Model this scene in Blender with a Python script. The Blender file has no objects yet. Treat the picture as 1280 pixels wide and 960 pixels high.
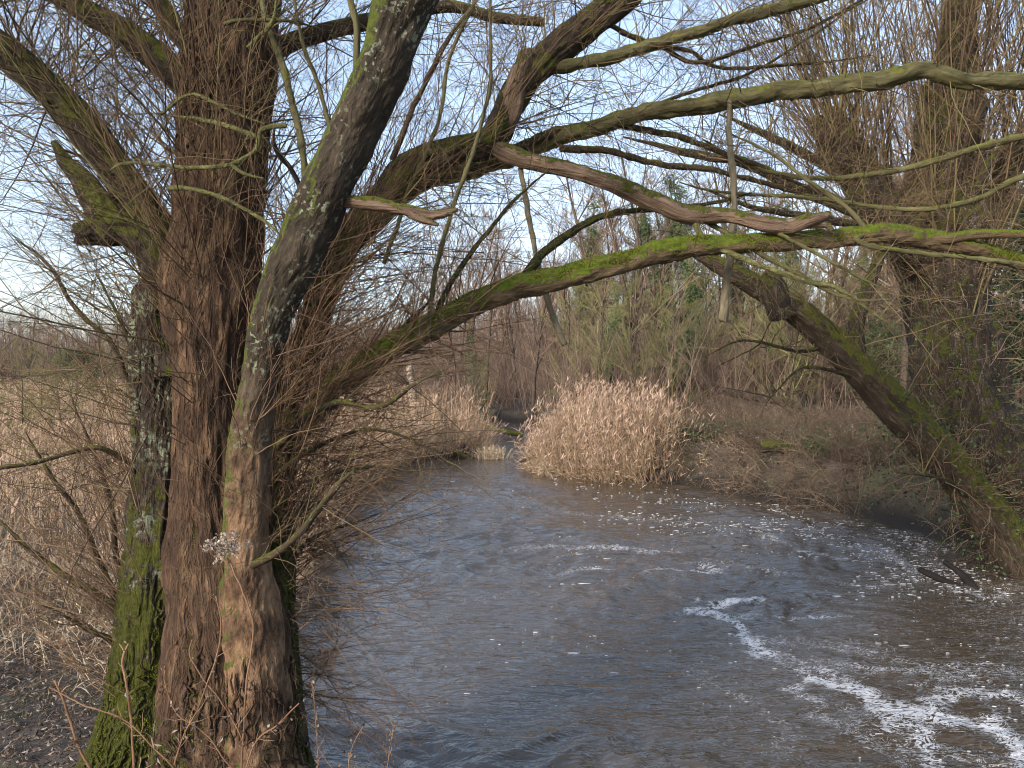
import bpy, math, random
import numpy as np
from mathutils import Vector

# ------------------------------------------------------------------ camera, world, sun, exposure
SC = bpy.context.scene
COL = SC.collection
HC = 3.0                                # eye height above the water
F = 960.0                               # focal length in pixels of the 1280 wide frame
PITCH = math.atan(25 / F)
cd = bpy.data.cameras.new("camera")
cam = bpy.data.objects.new("camera", cd)
COL.objects.link(cam)
cam.location = (0, 0, HC)
cam.rotation_euler = (math.radians(90) - PITCH, 0, 0)
cd.sensor_width = 36
cd.lens = 36 * F / 1280
cd.clip_end = 4000
SC.camera = cam

SUN_EL, SUN_AZ = 20.0, 222.0            # azimuth clockwise from +Y: behind the camera, to the left
w = bpy.data.worlds.new("World")
SC.world = w
w.use_nodes = True
nt = w.node_tree
bg = nt.nodes["Background"]
sky = nt.nodes.new("ShaderNodeTexSky")
sky.sky_type = 'NISHITA'
sky.sun_disc = False
sky.sun_elevation = math.radians(SUN_EL)
sky.sun_rotation = math.radians(SUN_AZ)
sky.air_density = 1.0
sky.dust_density = 2.0
sky.ozone_density = 1.6
gm = nt.nodes.new('ShaderNodeGamma')
gm.inputs[1].default_value = 0.62
hs = nt.nodes.new('ShaderNodeHueSaturation')
hs.inputs['Saturation'].default_value = 0.95
tn = nt.nodes.new('ShaderNodeMix')
tn.data_type = 'RGBA'
tn.blend_type = 'MULTIPLY'
tn.inputs[0].default_value = 1.0
tn.inputs[7].default_value = (0.93, 0.955, 1.03, 1)
nt.links.new(sky.outputs[0], gm.inputs[0])
nt.links.new(gm.outputs[0], hs.inputs['Color'])
nt.links.new(hs.outputs[0], tn.inputs[6])
nt.links.new(tn.outputs[2], bg.inputs[0])
bg.inputs[1].default_value = 0.15
sd = bpy.data.lights.new("sun", 'SUN')
sd.energy = 1.35
sd.angle = math.radians(10)
sd.color = (1.0, 0.88, 0.75)
sun = bpy.data.objects.new("sun", sd)
COL.objects.link(sun)
_a, _e = math.radians(SUN_AZ), math.radians(SUN_EL)
sun.rotation_euler = Vector((math.sin(_a) * math.cos(_e), math.cos(_a) * math.cos(_e), math.sin(_e))).to_track_quat('Z', 'Y').to_euler()
vs = SC.view_settings
vs.view_transform = 'Standard'
vs.look = 'None'
vs.gamma = 1.0
vs.exposure = 2.0
SC.cycles.max_bounces = 5
SC.cycles.diffuse_bounces = 2
SC.cycles.glossy_bounces = 3
SC.cycles.transparent_max_bounces = 4
SC.cycles.filter_width = 1.05
SC.cycles.use_denoising = True
SC.cycles.denoiser = 'OPENIMAGEDENOISE'
SC.cycles.denoising_input_passes = 'RGB_ALBEDO_NORMAL'
SC.cycles.sample_clamp_indirect = 3.0

# ------------------------------------------------------------------ helpers
R = np.random.default_rng(7)
random.seed(7)


def P(px, py, d):
    x = (px - 640) / F * d
    u = -(py - 480) / F * d
    return np.array([x, d * math.cos(PITCH) + u * math.sin(PITCH), HC - d * math.sin(PITCH) + u * math.cos(PITCH)])


def WP(px, py, z=0.0):
    a, b = P(px, py, 1.0), np.array([0, 0, HC])
    v = a - b
    t = (z - HC) / v[2]
    return b + v * t


def _h(ix, iy, iz):
    with np.errstate(over='ignore'):
        h = (ix.astype(np.uint32) * np.uint32(374761393) + iy.astype(np.uint32) * np.uint32(668265263)
             + iz.astype(np.uint32) * np.uint32(2147483647 - 58))
        h = (h ^ (h >> np.uint32(13))) * np.uint32(1274126177)
        h = (h ^ (h >> np.uint32(16))) * np.uint32(2246822519)
        h = h ^ (h >> np.uint32(15))
    return h.astype(np.float64) / 4294967295.0


def vn(p):
    p = np.asarray(p, float)
    i = np.floor(p).astype(np.int64)
    f = p - i
    u = f * f * (3 - 2 * f)
    o = 0
    for dx in (0, 1):
        for dy in (0, 1):
            for dz in (0, 1):
                wgt = (u[..., 0] if dx else 1 - u[..., 0]) * (u[..., 1] if dy else 1 - u[..., 1]) * (u[..., 2] if dz else 1 - u[..., 2])
                o = o + wgt * _h((i[..., 0] + dx) & 0xffffff, (i[..., 1] + dy) & 0xffffff, (i[..., 2] + dz) & 0xffffff)
    return o * 2 - 1


def fbm(p, octs=4, g=0.5):
    p = np.asarray(p, float)
    a, s, o = 1.0, 0, 0
    for k in range(octs):
        o = o + a * vn(p * 2 ** k + 17.3 * k)
        s += a
        a *= g
    return o / s


def norm(v):
    return v / np.maximum(np.linalg.norm(v, axis=-1, keepdims=True), 1e-9)


def mk(name, V, Q, mat, parent=None, smooth=True, attrs=None, T=None):
    """one mesh object from numpy arrays (quads Q, triangles T)"""
    me = bpy.data.meshes.new(name)
    V = np.ascontiguousarray(V, dtype=np.float32)
    Q = np.zeros((0, 4), int) if Q is None else np.asarray(Q)
    T = np.zeros((0, 3), int) if T is None else np.asarray(T)
    nq, ntr = len(Q), len(T)
    me.vertices.add(len(V))
    me.vertices.foreach_set('co', V.ravel())
    li = np.concatenate([Q.ravel(), T.ravel()]).astype(np.int32)
    me.loops.add(len(li))
    me.loops.foreach_set('vertex_index', li)
    me.polygons.add(nq + ntr)
    st = np.concatenate([np.arange(nq) * 4, nq * 4 + np.arange(ntr) * 3]).astype(np.int32)
    me.polygons.foreach_set('loop_start', st)
    me.update(calc_edges=True)
    me.polygons.foreach_set('use_smooth', np.full(nq + ntr, smooth))
    for k, (typ, dat) in (attrs or {}).items():
        a = me.attributes.new(k, typ, 'POINT')
        a.data.foreach_set('vector' if typ == 'FLOAT_VECTOR' else 'value', np.ascontiguousarray(dat, dtype=np.float32).ravel())
    me.materials.append(mat)
    o = bpy.data.objects.new(name, me)
    COL.objects.link(o)
    if parent is not None:
        o.parent = parent
    return o


def thing(name, label, cat, loc=(0, 0, 0), group=None):
    o = bpy.data.objects.new(name, None)
    COL.objects.link(o)
    o.empty_display_size = 0.2
    o.location = tuple(float(c) for c in loc)
    tag(o, label, cat, group)
    return o


def tag(o, label=None, cat=None, group=None, kind=None):
    for k, v in (('label', label), ('category', cat), ('group', group), ('kind', kind)):
        if v:
            o[k] = v
    return o


def catmull(C, step):
    C = np.asarray(C, float)
    E = np.vstack([2 * C[0] - C[1], C, 2 * C[-1] - C[-2]])
    out = []
    for i in range(1, len(E) - 2):
        a, b, c, d = E[i - 1:i + 3]
        n = max(2, int(np.linalg.norm((c - b)[:3]) / step))
        t = (np.arange(n) / n)[:, None]
        out.append(0.5 * (2 * b + (c - a) * t + (2 * a - 5 * b + 4 * c - d) * t ** 2 + (3 * b - a - 3 * c + d) * t ** 3))
    out.append(C[-1:])
    o = np.vstack(out)
    o[:, 3] = np.maximum(o[:, 3], 0.0015)
    return o


def sweep(C, nside=16, step=0.03, lump=0.1, lumpf=3.0, bark=0.0, barkf=30.0, stretch=6.0, wob=0.0, wobf=2.0,
          blunt=False, seed=0.0, flare=None):
    """tube along control points (x,y,z,r) with an uneven, ridged surface"""
    c = catmull(C, step)
    p, r = c[:, :3].copy(), c[:, 3].copy()
    n = len(p)
    if wob:
        q = np.c_[np.full(n, seed), np.full(n, 3.1), np.cumsum(np.r_[0, np.linalg.norm(np.diff(p, axis=0), axis=1)]) * wobf]
        env = np.minimum(1, np.arange(n) / max(1, n * 0.1))[:, None]
        p = p + env * wob * np.c_[fbm(q, 3), fbm(q + 40, 3), fbm(q + 90, 3)]
    if blunt:
        e = norm((p[-1] - p[-2])[None])[0]
        p = np.vstack([p, p[-1] + e * r[-1] * 0.25, p[-1] + e * r[-1] * 0.3])
        r = np.r_[r, r[-1] * 0.75, r[-1] * 0.05]
        n += 2
    t = norm(np.gradient(p, axis=0))
    s = np.cumsum(np.r_[0, np.linalg.norm(np.diff(p, axis=0), axis=1)])
    U = np.zeros((n, 3))
    u = np.cross(t[0], [0.3, 1, 0.1])
    for i in range(n):
        u = u - t[i] * np.dot(u, t[i])
        u /= np.linalg.norm(u)
        U[i] = u
    Vv = np.cross(t, U)
    th = np.linspace(0, 2 * math.pi, nside, endpoint=False)
    D = U[:, None] * np.cos(th)[None, :, None] + Vv[:, None] * np.sin(th)[None, :, None]
    cs = np.stack([np.broadcast_to(np.cos(th), (n, nside)), np.broadcast_to(np.sin(th), (n, nside))], -1)
    bc = np.concatenate([cs * r[:, None, None], np.broadcast_to(s[:, None, None], (n, nside, 1))], -1)
    q = np.concatenate([cs * 1.1, bc[..., 2:] * lumpf], -1) + seed
    rr = r[:, None] * (1 + lump * 2 * fbm(q, 3))
    if bark:
        b = bc * np.array([barkf, barkf, barkf / stretch]) + seed
        b = b + 0.4 * fbm(bc * np.array([9, 9, 3.0]) + seed, 2)[..., None]
        rdg = 1 - np.abs(fbm(b, 3)) * 2.4
        rr = rr + bark * rdg
    if blunt:
        jag = r[max(0, n - 4)] * 0.9 * vn(np.concatenate([cs * 3, np.zeros((n, nside, 1))], -1) + seed)
        k = np.zeros(n)
        k[-3:] = (1, 1, 0.3)
        off = t[:, None] * (jag * k[:, None])[..., None]
    else:
        off = 0
    V = p[:, None] + D * rr[..., None] + off
    idx = np.arange(n * nside).reshape(n, nside)
    a, b_ = idx[:-1], idx[1:]
    Q = np.stack([a, np.roll(a, -1, 1), np.roll(b_, -1, 1), b_], -1).reshape(-1, 4)
    return V.reshape(-1, 3), Q, bc.reshape(-1, 3), (p, r, t)


def walk(S, D, L, K, wander=0.12, bend=(0, 0, 0), rng=R):
    """batch of wandering polylines: S starts, D directions, L lengths"""
    M = len(S)
    out = np.zeros((M, K, 3))
    out[:, 0] = S
    d = norm(D)
    bend = np.asarray(bend, float)
    st = (L / (K - 1))[:, None]
    for k in range(1, K):
        d = norm(d + wander * rng.standard_normal((M, 3)) + bend / K)
        out[:, k] = out[:, k - 1] + d * st
    return out


def taper(r0, K, tip=0.35):
    return r0[:, None] * (1 - (1 - tip) * (np.arange(K) / (K - 1))[None] ** 1.0)


def kids(Pl, Rl, n, lo, hi, ang, ratio, K, wander, bend=(0, 0, 0), rr=0.6, minlen=0.02, rng=R):
    """n side shoots on each polyline of the batch"""
    M, K0, _ = Pl.shape
    L = np.linalg.norm(np.diff(Pl, axis=1), axis=2).sum(1)
    j = np.repeat(np.arange(M), n)
    t = rng.uniform(lo, hi, len(j)) * (K0 - 1)
    i = np.minimum(t.astype(int), K0 - 2)
    f = (t - i)[:, None]
    S = Pl[j, i] * (1 - f) + Pl[j, i + 1] * f
    T = norm(Pl[j, i + 1] - Pl[j, i])
    rad = (Rl[j, i] * (1 - f[:, 0]) + Rl[j, i + 1] * f[:, 0])
    side = norm(np.cross(T, rng.standard_normal((len(j), 3))))
    a = ang * rng.uniform(0.6, 1.3, len(j))[:, None]
    D = T * np.cos(a) + side * np.sin(a)
    LL = np.maximum(L[j] * ratio * rng.uniform(0.4, 1.2, len(j)) * (1 - 0.5 * t / (K0 - 1)), minlen)
    C = walk(S, D, LL, K, wander, bend, rng)
    return C, taper(rad * rr, K)


def tubes(Pl, Rl, sides=3):
    M, K, _ = Pl.shape
    m = norm(Pl[:, -1] - Pl[:, 0])
    a = norm(np.cross(m, np.array([0.31, 0.2, 0.93]) + 0.0 * m))
    b = np.cross(m, a)
    th = np.linspace(0, 2 * math.pi, sides, endpoint=False)
    D = a[:, None] * np.cos(th)[None, :, None] + b[:, None] * np.sin(th)[None, :, None]
    V = Pl[:, :, None] + D[:, None] * Rl[:, :, None, None]
    idx = np.arange(M * K * sides).reshape(M, K, sides)
    lo, hi = idx[:, :-1], idx[:, 1:]
    Q = np.stack([lo, np.roll(lo, -1, 2), np.roll(hi, -1, 2), hi], -1).reshape(-1, 4)
    return V.reshape(-1, 3), Q


class Bag:
    """collects pieces that become ONE mesh"""
    def __init__(s):
        s.V, s.Q, s.A, s.n = [], [], [], 0

    def add(s, V, Q, A=None):
        s.V.append(V)
        s.Q.append(Q + s.n)
        if A is not None:
            s.A.append(A)
        s.n += len(V)

    def tubes(s, Pl, Rl, sides=3):
        s.add(*tubes(Pl, Rl, sides))

    def build(s, name, mat, parent=None, smooth=True):
        return mk(name, np.vstack(s.V), np.vstack(s.Q), mat, parent, smooth,
                  {'bc': ('FLOAT_VECTOR', np.vstack(s.A))} if s.A else None)


def blades(Pl, Wd, side):
    """flat ribbons along polylines, width Wd (M,K), side vector (M,3)"""
    M, K, _ = Pl.shape
    o = side[:, None] * Wd[:, :, None] * 0.5
    V = np.stack([Pl - o, Pl + o], 2)
    idx = np.arange(M * K * 2).reshape(M, K, 2)
    Q = np.stack([idx[:, :-1, 0], idx[:, :-1, 1], idx[:, 1:, 1], idx[:, 1:, 0]], -1).reshape(-1, 4)
    return V.reshape(-1, 3), Q


def leaves(C, size, rng=R, flat=0.0, aspect=0.6):
    """folded four-corner leaves at points C"""
    M = len(C)
    a = norm(rng.standard_normal((M, 3)) * np.array([1, 1, 1 - flat]))
    b = norm(np.cross(a, rng.standard_normal((M, 3)) * (1 - flat) + np.array([0, 0, 1.0]) * flat * 2 + 1e-3))
    nn = np.cross(a, b)
    s = (size * rng.uniform(0.6, 1.4, M))[:, None]
    V = np.stack([C - a * s * 0.5, C + b * s * aspect * 0.5 + nn * s * 0.12, C + a * s * 0.5, C - b * s * aspect * 0.5 + nn * s * 0.12], 1)
    Q = np.arange(M * 4).reshape(M, 4)
    return V.reshape(-1, 3), Q


# ------------------------------------------------------------------ materials
def newmat(name):
    m = bpy.data.materials.new(name)
    m.use_nodes = True
    n = m.node_tree
    b = n.nodes['Principled BSDF']
    return m, n, b, n.nodes.new, n.links.new


def ramp(n, stops, mode='LINEAR'):
    r = n.nodes.new('ShaderNodeValToRGB')
    e = r.color_ramp.elements
    r.color_ramp.interpolation = mode
    while len(e) < len(stops):
        e.new(0.5)
    for k, (p, c) in enumerate(stops):
        e[k].position = p
        e[k].color = (*c, 1) if len(c) == 3 else c
    return r


def noise(n, vec, scale, detail=5, rough=0.55, stretch=None, dist=0.0):
    t = n.nodes.new('ShaderNodeTexNoise')
    t.inputs['Scale'].default_value = scale
    t.inputs['Detail'].default_value = detail
    t.inputs['Roughness'].default_value = rough
    t.inputs['Distortion'].default_value = dist
    if stretch:
        mp = n.nodes.new('ShaderNodeMapping')
        mp.inputs['Scale'].default_value = stretch
        n.links.new(vec, mp.inputs[0])
        vec = mp.outputs[0]
    n.links.new(vec, t.inputs['Vector'])
    return t


def mathn(n, op, a, b=None, clamp=False):
    m = n.nodes.new('ShaderNodeMath')
    m.operation = op
    m.use_clamp = clamp
    for k, v in enumerate((a, b)):
        if v is None:
            continue
        if isinstance(v, (int, float)):
            m.inputs[k].default_value = v
        else:
            n.links.new(v, m.inputs[k])
    return m.outputs[0]


def mixc(n, fac, a, b):
    m = n.nodes.new('ShaderNodeMix')
    m.data_type = 'RGBA'
    for sock, v in ((m.inputs[0], fac), (m.inputs[6], a), (m.inputs[7], b)):
        if isinstance(v, (int, float)):
            sock.default_value = v
        elif isinstance(v, tuple):
            sock.default_value = (*v, 1)
        else:
            n.links.new(v, sock)
    return m.outputs[2]


def bark_mat(name, stops, moss=0.0, mossc=((0.030, 0.036, 0.008), (0.20, 0.21, 0.03)), lichen=0.0, bump=0.6, sc=1.0, mossdir=(0, 0, 1), mossz=None, streak=5.0, fiss=0.5, bd=0.02, low=None):
    """bark coloured along the limb's own length, moss on its upper or weather side, pale lichen spots"""
    m, n, b, N, Lk = newmat(name)
    at = N('ShaderNodeAttribute')
    at.attribute_name = 'bc'
    v = at.outputs['Vector']
    n1 = noise(n, v, 16 * sc, 8, 0.62, (1, 1, 1 / streak), 0.3)
    n2 = noise(n, v, 55 * sc, 5, 0.6, (1, 1, 1 / (streak * 0.6)))
    f = mathn(n, 'ADD', mathn(n, 'MULTIPLY', n1.outputs[0], 0.65), mathn(n, 'MULTIPLY', n2.outputs[0], 0.35))
    n0 = noise(n, v, 3.5, 3, 0.5)
    f = mathn(n, 'ADD', f, mathn(n, 'MULTIPLY', mathn(n, 'SUBTRACT', n0.outputs[0], 0.5), 0.6))
    cr = ramp(n, stops)
    Lk(f, cr.inputs[0])
    col = cr.outputs[0]
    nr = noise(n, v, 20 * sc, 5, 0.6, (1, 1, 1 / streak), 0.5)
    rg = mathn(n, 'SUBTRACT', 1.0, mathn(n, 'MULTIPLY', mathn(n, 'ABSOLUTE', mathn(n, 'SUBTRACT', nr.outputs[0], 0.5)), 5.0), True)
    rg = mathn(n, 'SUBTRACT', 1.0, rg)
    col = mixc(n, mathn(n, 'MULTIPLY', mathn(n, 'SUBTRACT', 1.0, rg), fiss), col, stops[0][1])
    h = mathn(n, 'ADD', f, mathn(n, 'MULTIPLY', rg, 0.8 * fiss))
    geo = N('ShaderNodeNewGeometry')
    if low:                                   # older, redder bark towards the foot
        sl = N('ShaderNodeSeparateXYZ')
        Lk(geo.outputs['Position'], sl.inputs[0])
        ml = N('ShaderNodeMapRange')
        ml.inputs[1].default_value, ml.inputs[2].default_value = low[0], low[1]
        ml.inputs[3].default_value, ml.inputs[4].default_value = 1.0, 0.0
        Lk(mathn(n, 'ADD', sl.outputs[2], mathn(n, 'MULTIPLY', n0.outputs[0], 0.8)), ml.inputs[0])
        c2 = ramp(n, low[2])
        Lk(f, c2.inputs[0])
        col = mixc(n, ml.outputs[0], col, c2.outputs[0])
    if lichen:
        vo = noise(n, v, 38, 3, 0.5)
        lr = ramp(n, [(0.63 - 0.12 * lichen, (0, 0, 0)), (0.67 - 0.12 * lichen, (1, 1, 1))])
        Lk(vo.outputs[0], lr.inputs[0])
        vb = noise(n, v, 5, 3)
        lb = ramp(n, [(0.45, (0, 0, 0)), (0.6, (1, 1, 1))])
        Lk(vb.outputs[0], lb.inputs[0])
        lf = mathn(n, 'MULTIPLY', lr.outputs[0], lb.outputs[0])
        if low:
            lf = mathn(n, 'MULTIPLY', lf, mathn(n, 'SUBTRACT', 1.0, ml.outputs[0]))
        col = mixc(n, lf, col, (0.20, 0.22, 0.15))
    if moss:
        dt = N('ShaderNodeVectorMath')
        dt.operation = 'DOT_PRODUCT'
        Lk(geo.outputs['Normal'], dt.inputs[0])
        dt.inputs[1].default_value = tuple(norm(np.array([mossdir], float))[0])
        nm = noise(n, geo.outputs['Position'], 9, 5, 0.65)
        mm = mathn(n, 'ADD', mathn(n, 'MULTIPLY', dt.outputs['Value'], 0.75), mathn(n, 'MULTIPLY', mathn(n, 'SUBTRACT', nm.outputs[0], 0.5), 2.6))
        if mossz is not None:                 # moss thins out with height up the trunk
            sx = N('ShaderNodeSeparateXYZ')
            Lk(geo.outputs['Position'], sx.inputs[0])
            mr = N('ShaderNodeMapRange')
            mr.inputs[1].default_value, mr.inputs[2].default_value = mossz
            mr.inputs[3].default_value, mr.inputs[4].default_value = 0.45, -1.1
            Lk(sx.outputs[2], mr.inputs[0])
            mm = mathn(n, 'ADD', mm, mr.outputs[0])
        rm = ramp(n, [(max(0, 0.5 - 0.5 * moss), (0, 0, 0)), (min(1, 0.62 - 0.5 * moss + 0.06), (1, 1, 1))])
        Lk(mm, rm.inputs[0])
        nc = noise(n, geo.outputs['Position'], 34, 6, 0.75)
        mc = mixc(n, mathn(n, 'MULTIPLY', mathn(n, 'SUBTRACT', nc.outputs[0], 0.3), 2.2, True), mossc[0], mossc[1])
        col = mixc(n, rm.outputs[0], col, mc)
        hm = noise(n, geo.outputs['Position'], 160, 3, 0.7)
        h = mathn(n, 'ADD', h, mathn(n, 'MULTIPLY', rm.outputs[0], mathn(n, 'MULTIPLY', hm.outputs[0], 1.2)))
    Lk(col, b.inputs['Base Color'])
    b.inputs['Roughness'].default_value = 0.88
    b.inputs['Specular IOR Level'].default_value = 0.25
    bp = N('ShaderNodeBump')
    bp.inputs['Strength'].default_value = bump
    bp.inputs['Distance'].default_value = bd
    Lk(h, bp.inputs['Height'])
    Lk(bp.outputs[0], b.inputs['Normal'])
    return m


def island_mat(name, stops, rough=0.8, patch=None, spec=0.2, trans=0.0):
    """colour differs from twig to twig (or leaf to leaf)"""
    m, n, b, N, Lk = newmat(name)
    g = N('ShaderNodeNewGeometry')
    r = ramp(n, stops)
    f = g.outputs['Random Per Island']
    if patch:
        t = noise(n, g.outputs['Position'], patch, 3)
        f = mathn(n, 'ADD', mathn(n, 'MULTIPLY', f, 0.6), mathn(n, 'MULTIPLY', mathn(n, 'SUBTRACT', t.outputs[0], 0.3), 1.0), True)
    Lk(f, r.inputs[0])
    Lk(r.outputs[0], b.inputs['Base Color'])
    b.inputs['Roughness'].default_value = rough
    b.inputs['Specular IOR Level'].default_value = spec
    return m


BROWN = [(0.30, (0.035, 0.020, 0.013)), (0.44, (0.10, 0.058, 0.033)), (0.56, (0.185, 0.112, 0.063)), (0.75, (0.27, 0.18, 0.11))]
DARK = [(0.30, (0.026, 0.019, 0.014)), (0.45, (0.075, 0.054, 0.037)), (0.58, (0.14, 0.10, 0.07)), (0.78, (0.21, 0.17, 0.13))]
SMOOTHB = [(0.30, (0.032, 0.022, 0.014)), (0.5, (0.070, 0.048, 0.030)), (0.7, (0.13, 0.095, 0.062))]
M = {}
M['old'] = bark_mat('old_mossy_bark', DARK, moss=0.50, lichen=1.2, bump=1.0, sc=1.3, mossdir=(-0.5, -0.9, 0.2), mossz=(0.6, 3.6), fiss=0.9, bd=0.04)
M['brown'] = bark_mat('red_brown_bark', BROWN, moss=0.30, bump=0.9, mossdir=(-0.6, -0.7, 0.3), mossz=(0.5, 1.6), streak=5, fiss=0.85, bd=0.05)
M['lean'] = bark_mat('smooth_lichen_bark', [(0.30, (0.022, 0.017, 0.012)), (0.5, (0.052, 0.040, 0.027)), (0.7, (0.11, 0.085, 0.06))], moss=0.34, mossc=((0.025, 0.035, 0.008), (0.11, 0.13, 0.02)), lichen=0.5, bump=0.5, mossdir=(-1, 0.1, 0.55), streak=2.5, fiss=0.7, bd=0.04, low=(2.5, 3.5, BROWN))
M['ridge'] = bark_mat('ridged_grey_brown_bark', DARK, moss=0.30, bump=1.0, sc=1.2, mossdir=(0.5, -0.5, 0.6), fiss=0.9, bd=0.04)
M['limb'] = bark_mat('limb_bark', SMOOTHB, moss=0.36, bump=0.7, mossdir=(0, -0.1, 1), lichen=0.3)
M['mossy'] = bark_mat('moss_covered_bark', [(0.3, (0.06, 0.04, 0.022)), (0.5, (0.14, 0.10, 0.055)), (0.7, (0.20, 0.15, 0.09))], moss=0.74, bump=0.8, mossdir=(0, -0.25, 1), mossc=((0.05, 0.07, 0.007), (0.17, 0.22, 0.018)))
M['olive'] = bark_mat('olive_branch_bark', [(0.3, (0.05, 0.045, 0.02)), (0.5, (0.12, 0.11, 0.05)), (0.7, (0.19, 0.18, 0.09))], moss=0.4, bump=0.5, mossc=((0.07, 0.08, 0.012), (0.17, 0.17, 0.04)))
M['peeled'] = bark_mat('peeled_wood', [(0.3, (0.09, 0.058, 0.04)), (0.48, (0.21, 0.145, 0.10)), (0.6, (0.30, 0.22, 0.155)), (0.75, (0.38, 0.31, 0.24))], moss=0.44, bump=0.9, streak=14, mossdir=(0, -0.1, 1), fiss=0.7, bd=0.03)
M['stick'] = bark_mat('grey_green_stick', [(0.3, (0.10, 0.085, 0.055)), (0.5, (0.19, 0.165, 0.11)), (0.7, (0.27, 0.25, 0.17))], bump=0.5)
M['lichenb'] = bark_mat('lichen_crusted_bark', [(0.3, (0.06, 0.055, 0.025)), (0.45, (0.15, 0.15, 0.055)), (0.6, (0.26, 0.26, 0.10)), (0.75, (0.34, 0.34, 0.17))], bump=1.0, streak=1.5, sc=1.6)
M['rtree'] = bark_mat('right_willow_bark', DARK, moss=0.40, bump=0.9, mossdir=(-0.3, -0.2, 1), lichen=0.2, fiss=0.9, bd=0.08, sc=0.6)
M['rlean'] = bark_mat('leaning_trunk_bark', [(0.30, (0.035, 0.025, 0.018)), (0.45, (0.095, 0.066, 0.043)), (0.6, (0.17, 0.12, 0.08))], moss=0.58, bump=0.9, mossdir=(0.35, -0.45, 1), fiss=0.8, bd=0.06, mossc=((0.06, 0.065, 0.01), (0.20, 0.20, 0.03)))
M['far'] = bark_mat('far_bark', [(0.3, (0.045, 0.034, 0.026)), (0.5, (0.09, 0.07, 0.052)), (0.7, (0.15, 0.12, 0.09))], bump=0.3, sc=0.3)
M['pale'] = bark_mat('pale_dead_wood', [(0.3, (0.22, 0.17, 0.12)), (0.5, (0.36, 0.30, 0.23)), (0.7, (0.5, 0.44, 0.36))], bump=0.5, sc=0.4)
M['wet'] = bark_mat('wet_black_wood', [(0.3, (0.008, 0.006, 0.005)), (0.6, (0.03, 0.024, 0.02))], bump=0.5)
M['twig'] = island_mat('twig_bark', [(0, (0.030, 0.020, 0.014)), (0.35, (0.095, 0.064, 0.040)), (0.7, (0.17, 0.12, 0.065)), (1, (0.17, 0.15, 0.065))])
M['twigred'] = island_mat('red_brown_twig_bark', [(0, (0.055, 0.034, 0.024)), (0.5, (0.15, 0.092, 0.055)), (1, (0.24, 0.16, 0.10))])
M['twigdark'] = island_mat('dark_twig_bark', [(0, (0.025, 0.018, 0.014)), (0.6, (0.07, 0.05, 0.035)), (1, (0.12, 0.095, 0.055))])
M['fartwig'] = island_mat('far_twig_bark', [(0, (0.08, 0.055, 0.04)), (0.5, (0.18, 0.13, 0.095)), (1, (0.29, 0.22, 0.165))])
M['farsunlit'] = island_mat('far_sunlit_twig_tint', [(0, (0.16, 0.10, 0.07)), (0.5, (0.28, 0.17, 0.11)), (1, (0.38, 0.24, 0.15))])  # orange glow of low sun put into the twig colour
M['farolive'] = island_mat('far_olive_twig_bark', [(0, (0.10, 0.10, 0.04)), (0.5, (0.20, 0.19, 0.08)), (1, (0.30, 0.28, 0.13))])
M['scrub'] = island_mat('scrub_stems', [(0, (0.035, 0.025, 0.018)), (0.45, (0.105, 0.075, 0.052)), (0.8, (0.20, 0.15, 0.105)), (1, (0.32, 0.24, 0.175))], patch=0.9)
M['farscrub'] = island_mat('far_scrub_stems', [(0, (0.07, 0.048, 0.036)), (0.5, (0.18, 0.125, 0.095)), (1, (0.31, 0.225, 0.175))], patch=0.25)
M['reed'] = island_mat('dry_reed', [(0, (0.15, 0.10, 0.06)), (0.5, (0.34, 0.24, 0.155)), (1, (0.52, 0.39, 0.265))], patch=0.7)
M['straw'] = island_mat('dry_straw', [(0, (0.22, 0.16, 0.10)), (0.5, (0.42, 0.33, 0.22)), (1, (0.6, 0.5, 0.36))])
M['plume'] = island_mat('reed_plume', [(0, (0.20, 0.13, 0.09)), (0.5, (0.34, 0.235, 0.175)), (1, (0.46, 0.34, 0.26))])
M['ivy'] = island_mat('ivy_leaf', [(0, (0.016, 0.034, 0.010)), (0.5, (0.035, 0.065, 0.018)), (1, (0.075, 0.11, 0.035))], rough=0.5, spec=0.4)
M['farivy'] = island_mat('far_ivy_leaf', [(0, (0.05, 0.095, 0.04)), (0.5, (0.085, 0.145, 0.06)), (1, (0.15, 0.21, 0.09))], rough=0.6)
M['conifer'] = island_mat('evergreen_leaf', [(0, (0.030, 0.048, 0.024)), (0.5, (0.05, 0.075, 0.036)), (1, (0.085, 0.11, 0.05))], rough=0.7)
M['litter'] = island_mat('dead_leaves', [(0, (0.04, 0.028, 0.020)), (0.4, (0.12, 0.085, 0.06)), (0.8, (0.20, 0.155, 0.12)), (1, (0.33, 0.28, 0.24))])
M['litterdark'] = island_mat('dark_dead_leaves', [(0, (0.018, 0.013, 0.010)), (0.5, (0.06, 0.042, 0.028)), (1, (0.15, 0.10, 0.065))])  # darker leaf tones for the right bank
M['grass'] = island_mat('short_grass', [(0, (0.05, 0.065, 0.018)), (0.6, (0.12, 0.13, 0.045)), (1, (0.25, 0.21, 0.11))])
M['moss'] = island_mat('moss_tufts', [(0, (0.035, 0.044, 0.008)), (0.5, (0.10, 0.12, 0.014)), (1, (0.24, 0.26, 0.04))], rough=0.95, spec=0.05)
M['shag'] = island_mat('shaggy_shoot_bark', [(0, (0.07, 0.045, 0.03)), (0.5, (0.18, 0.125, 0.08)), (1, (0.30, 0.22, 0.14))])
M['seed'] = island_mat('dry_seed_head', [(0, (0.15, 0.11, 0.08)), (0.5, (0.33, 0.26, 0.20)), (1, (0.50, 0.43, 0.36))])
M['stalk'] = island_mat('dry_stalk', [(0, (0.16, 0.09, 0.05)), (1, (0.36, 0.25, 0.16))])
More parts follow.
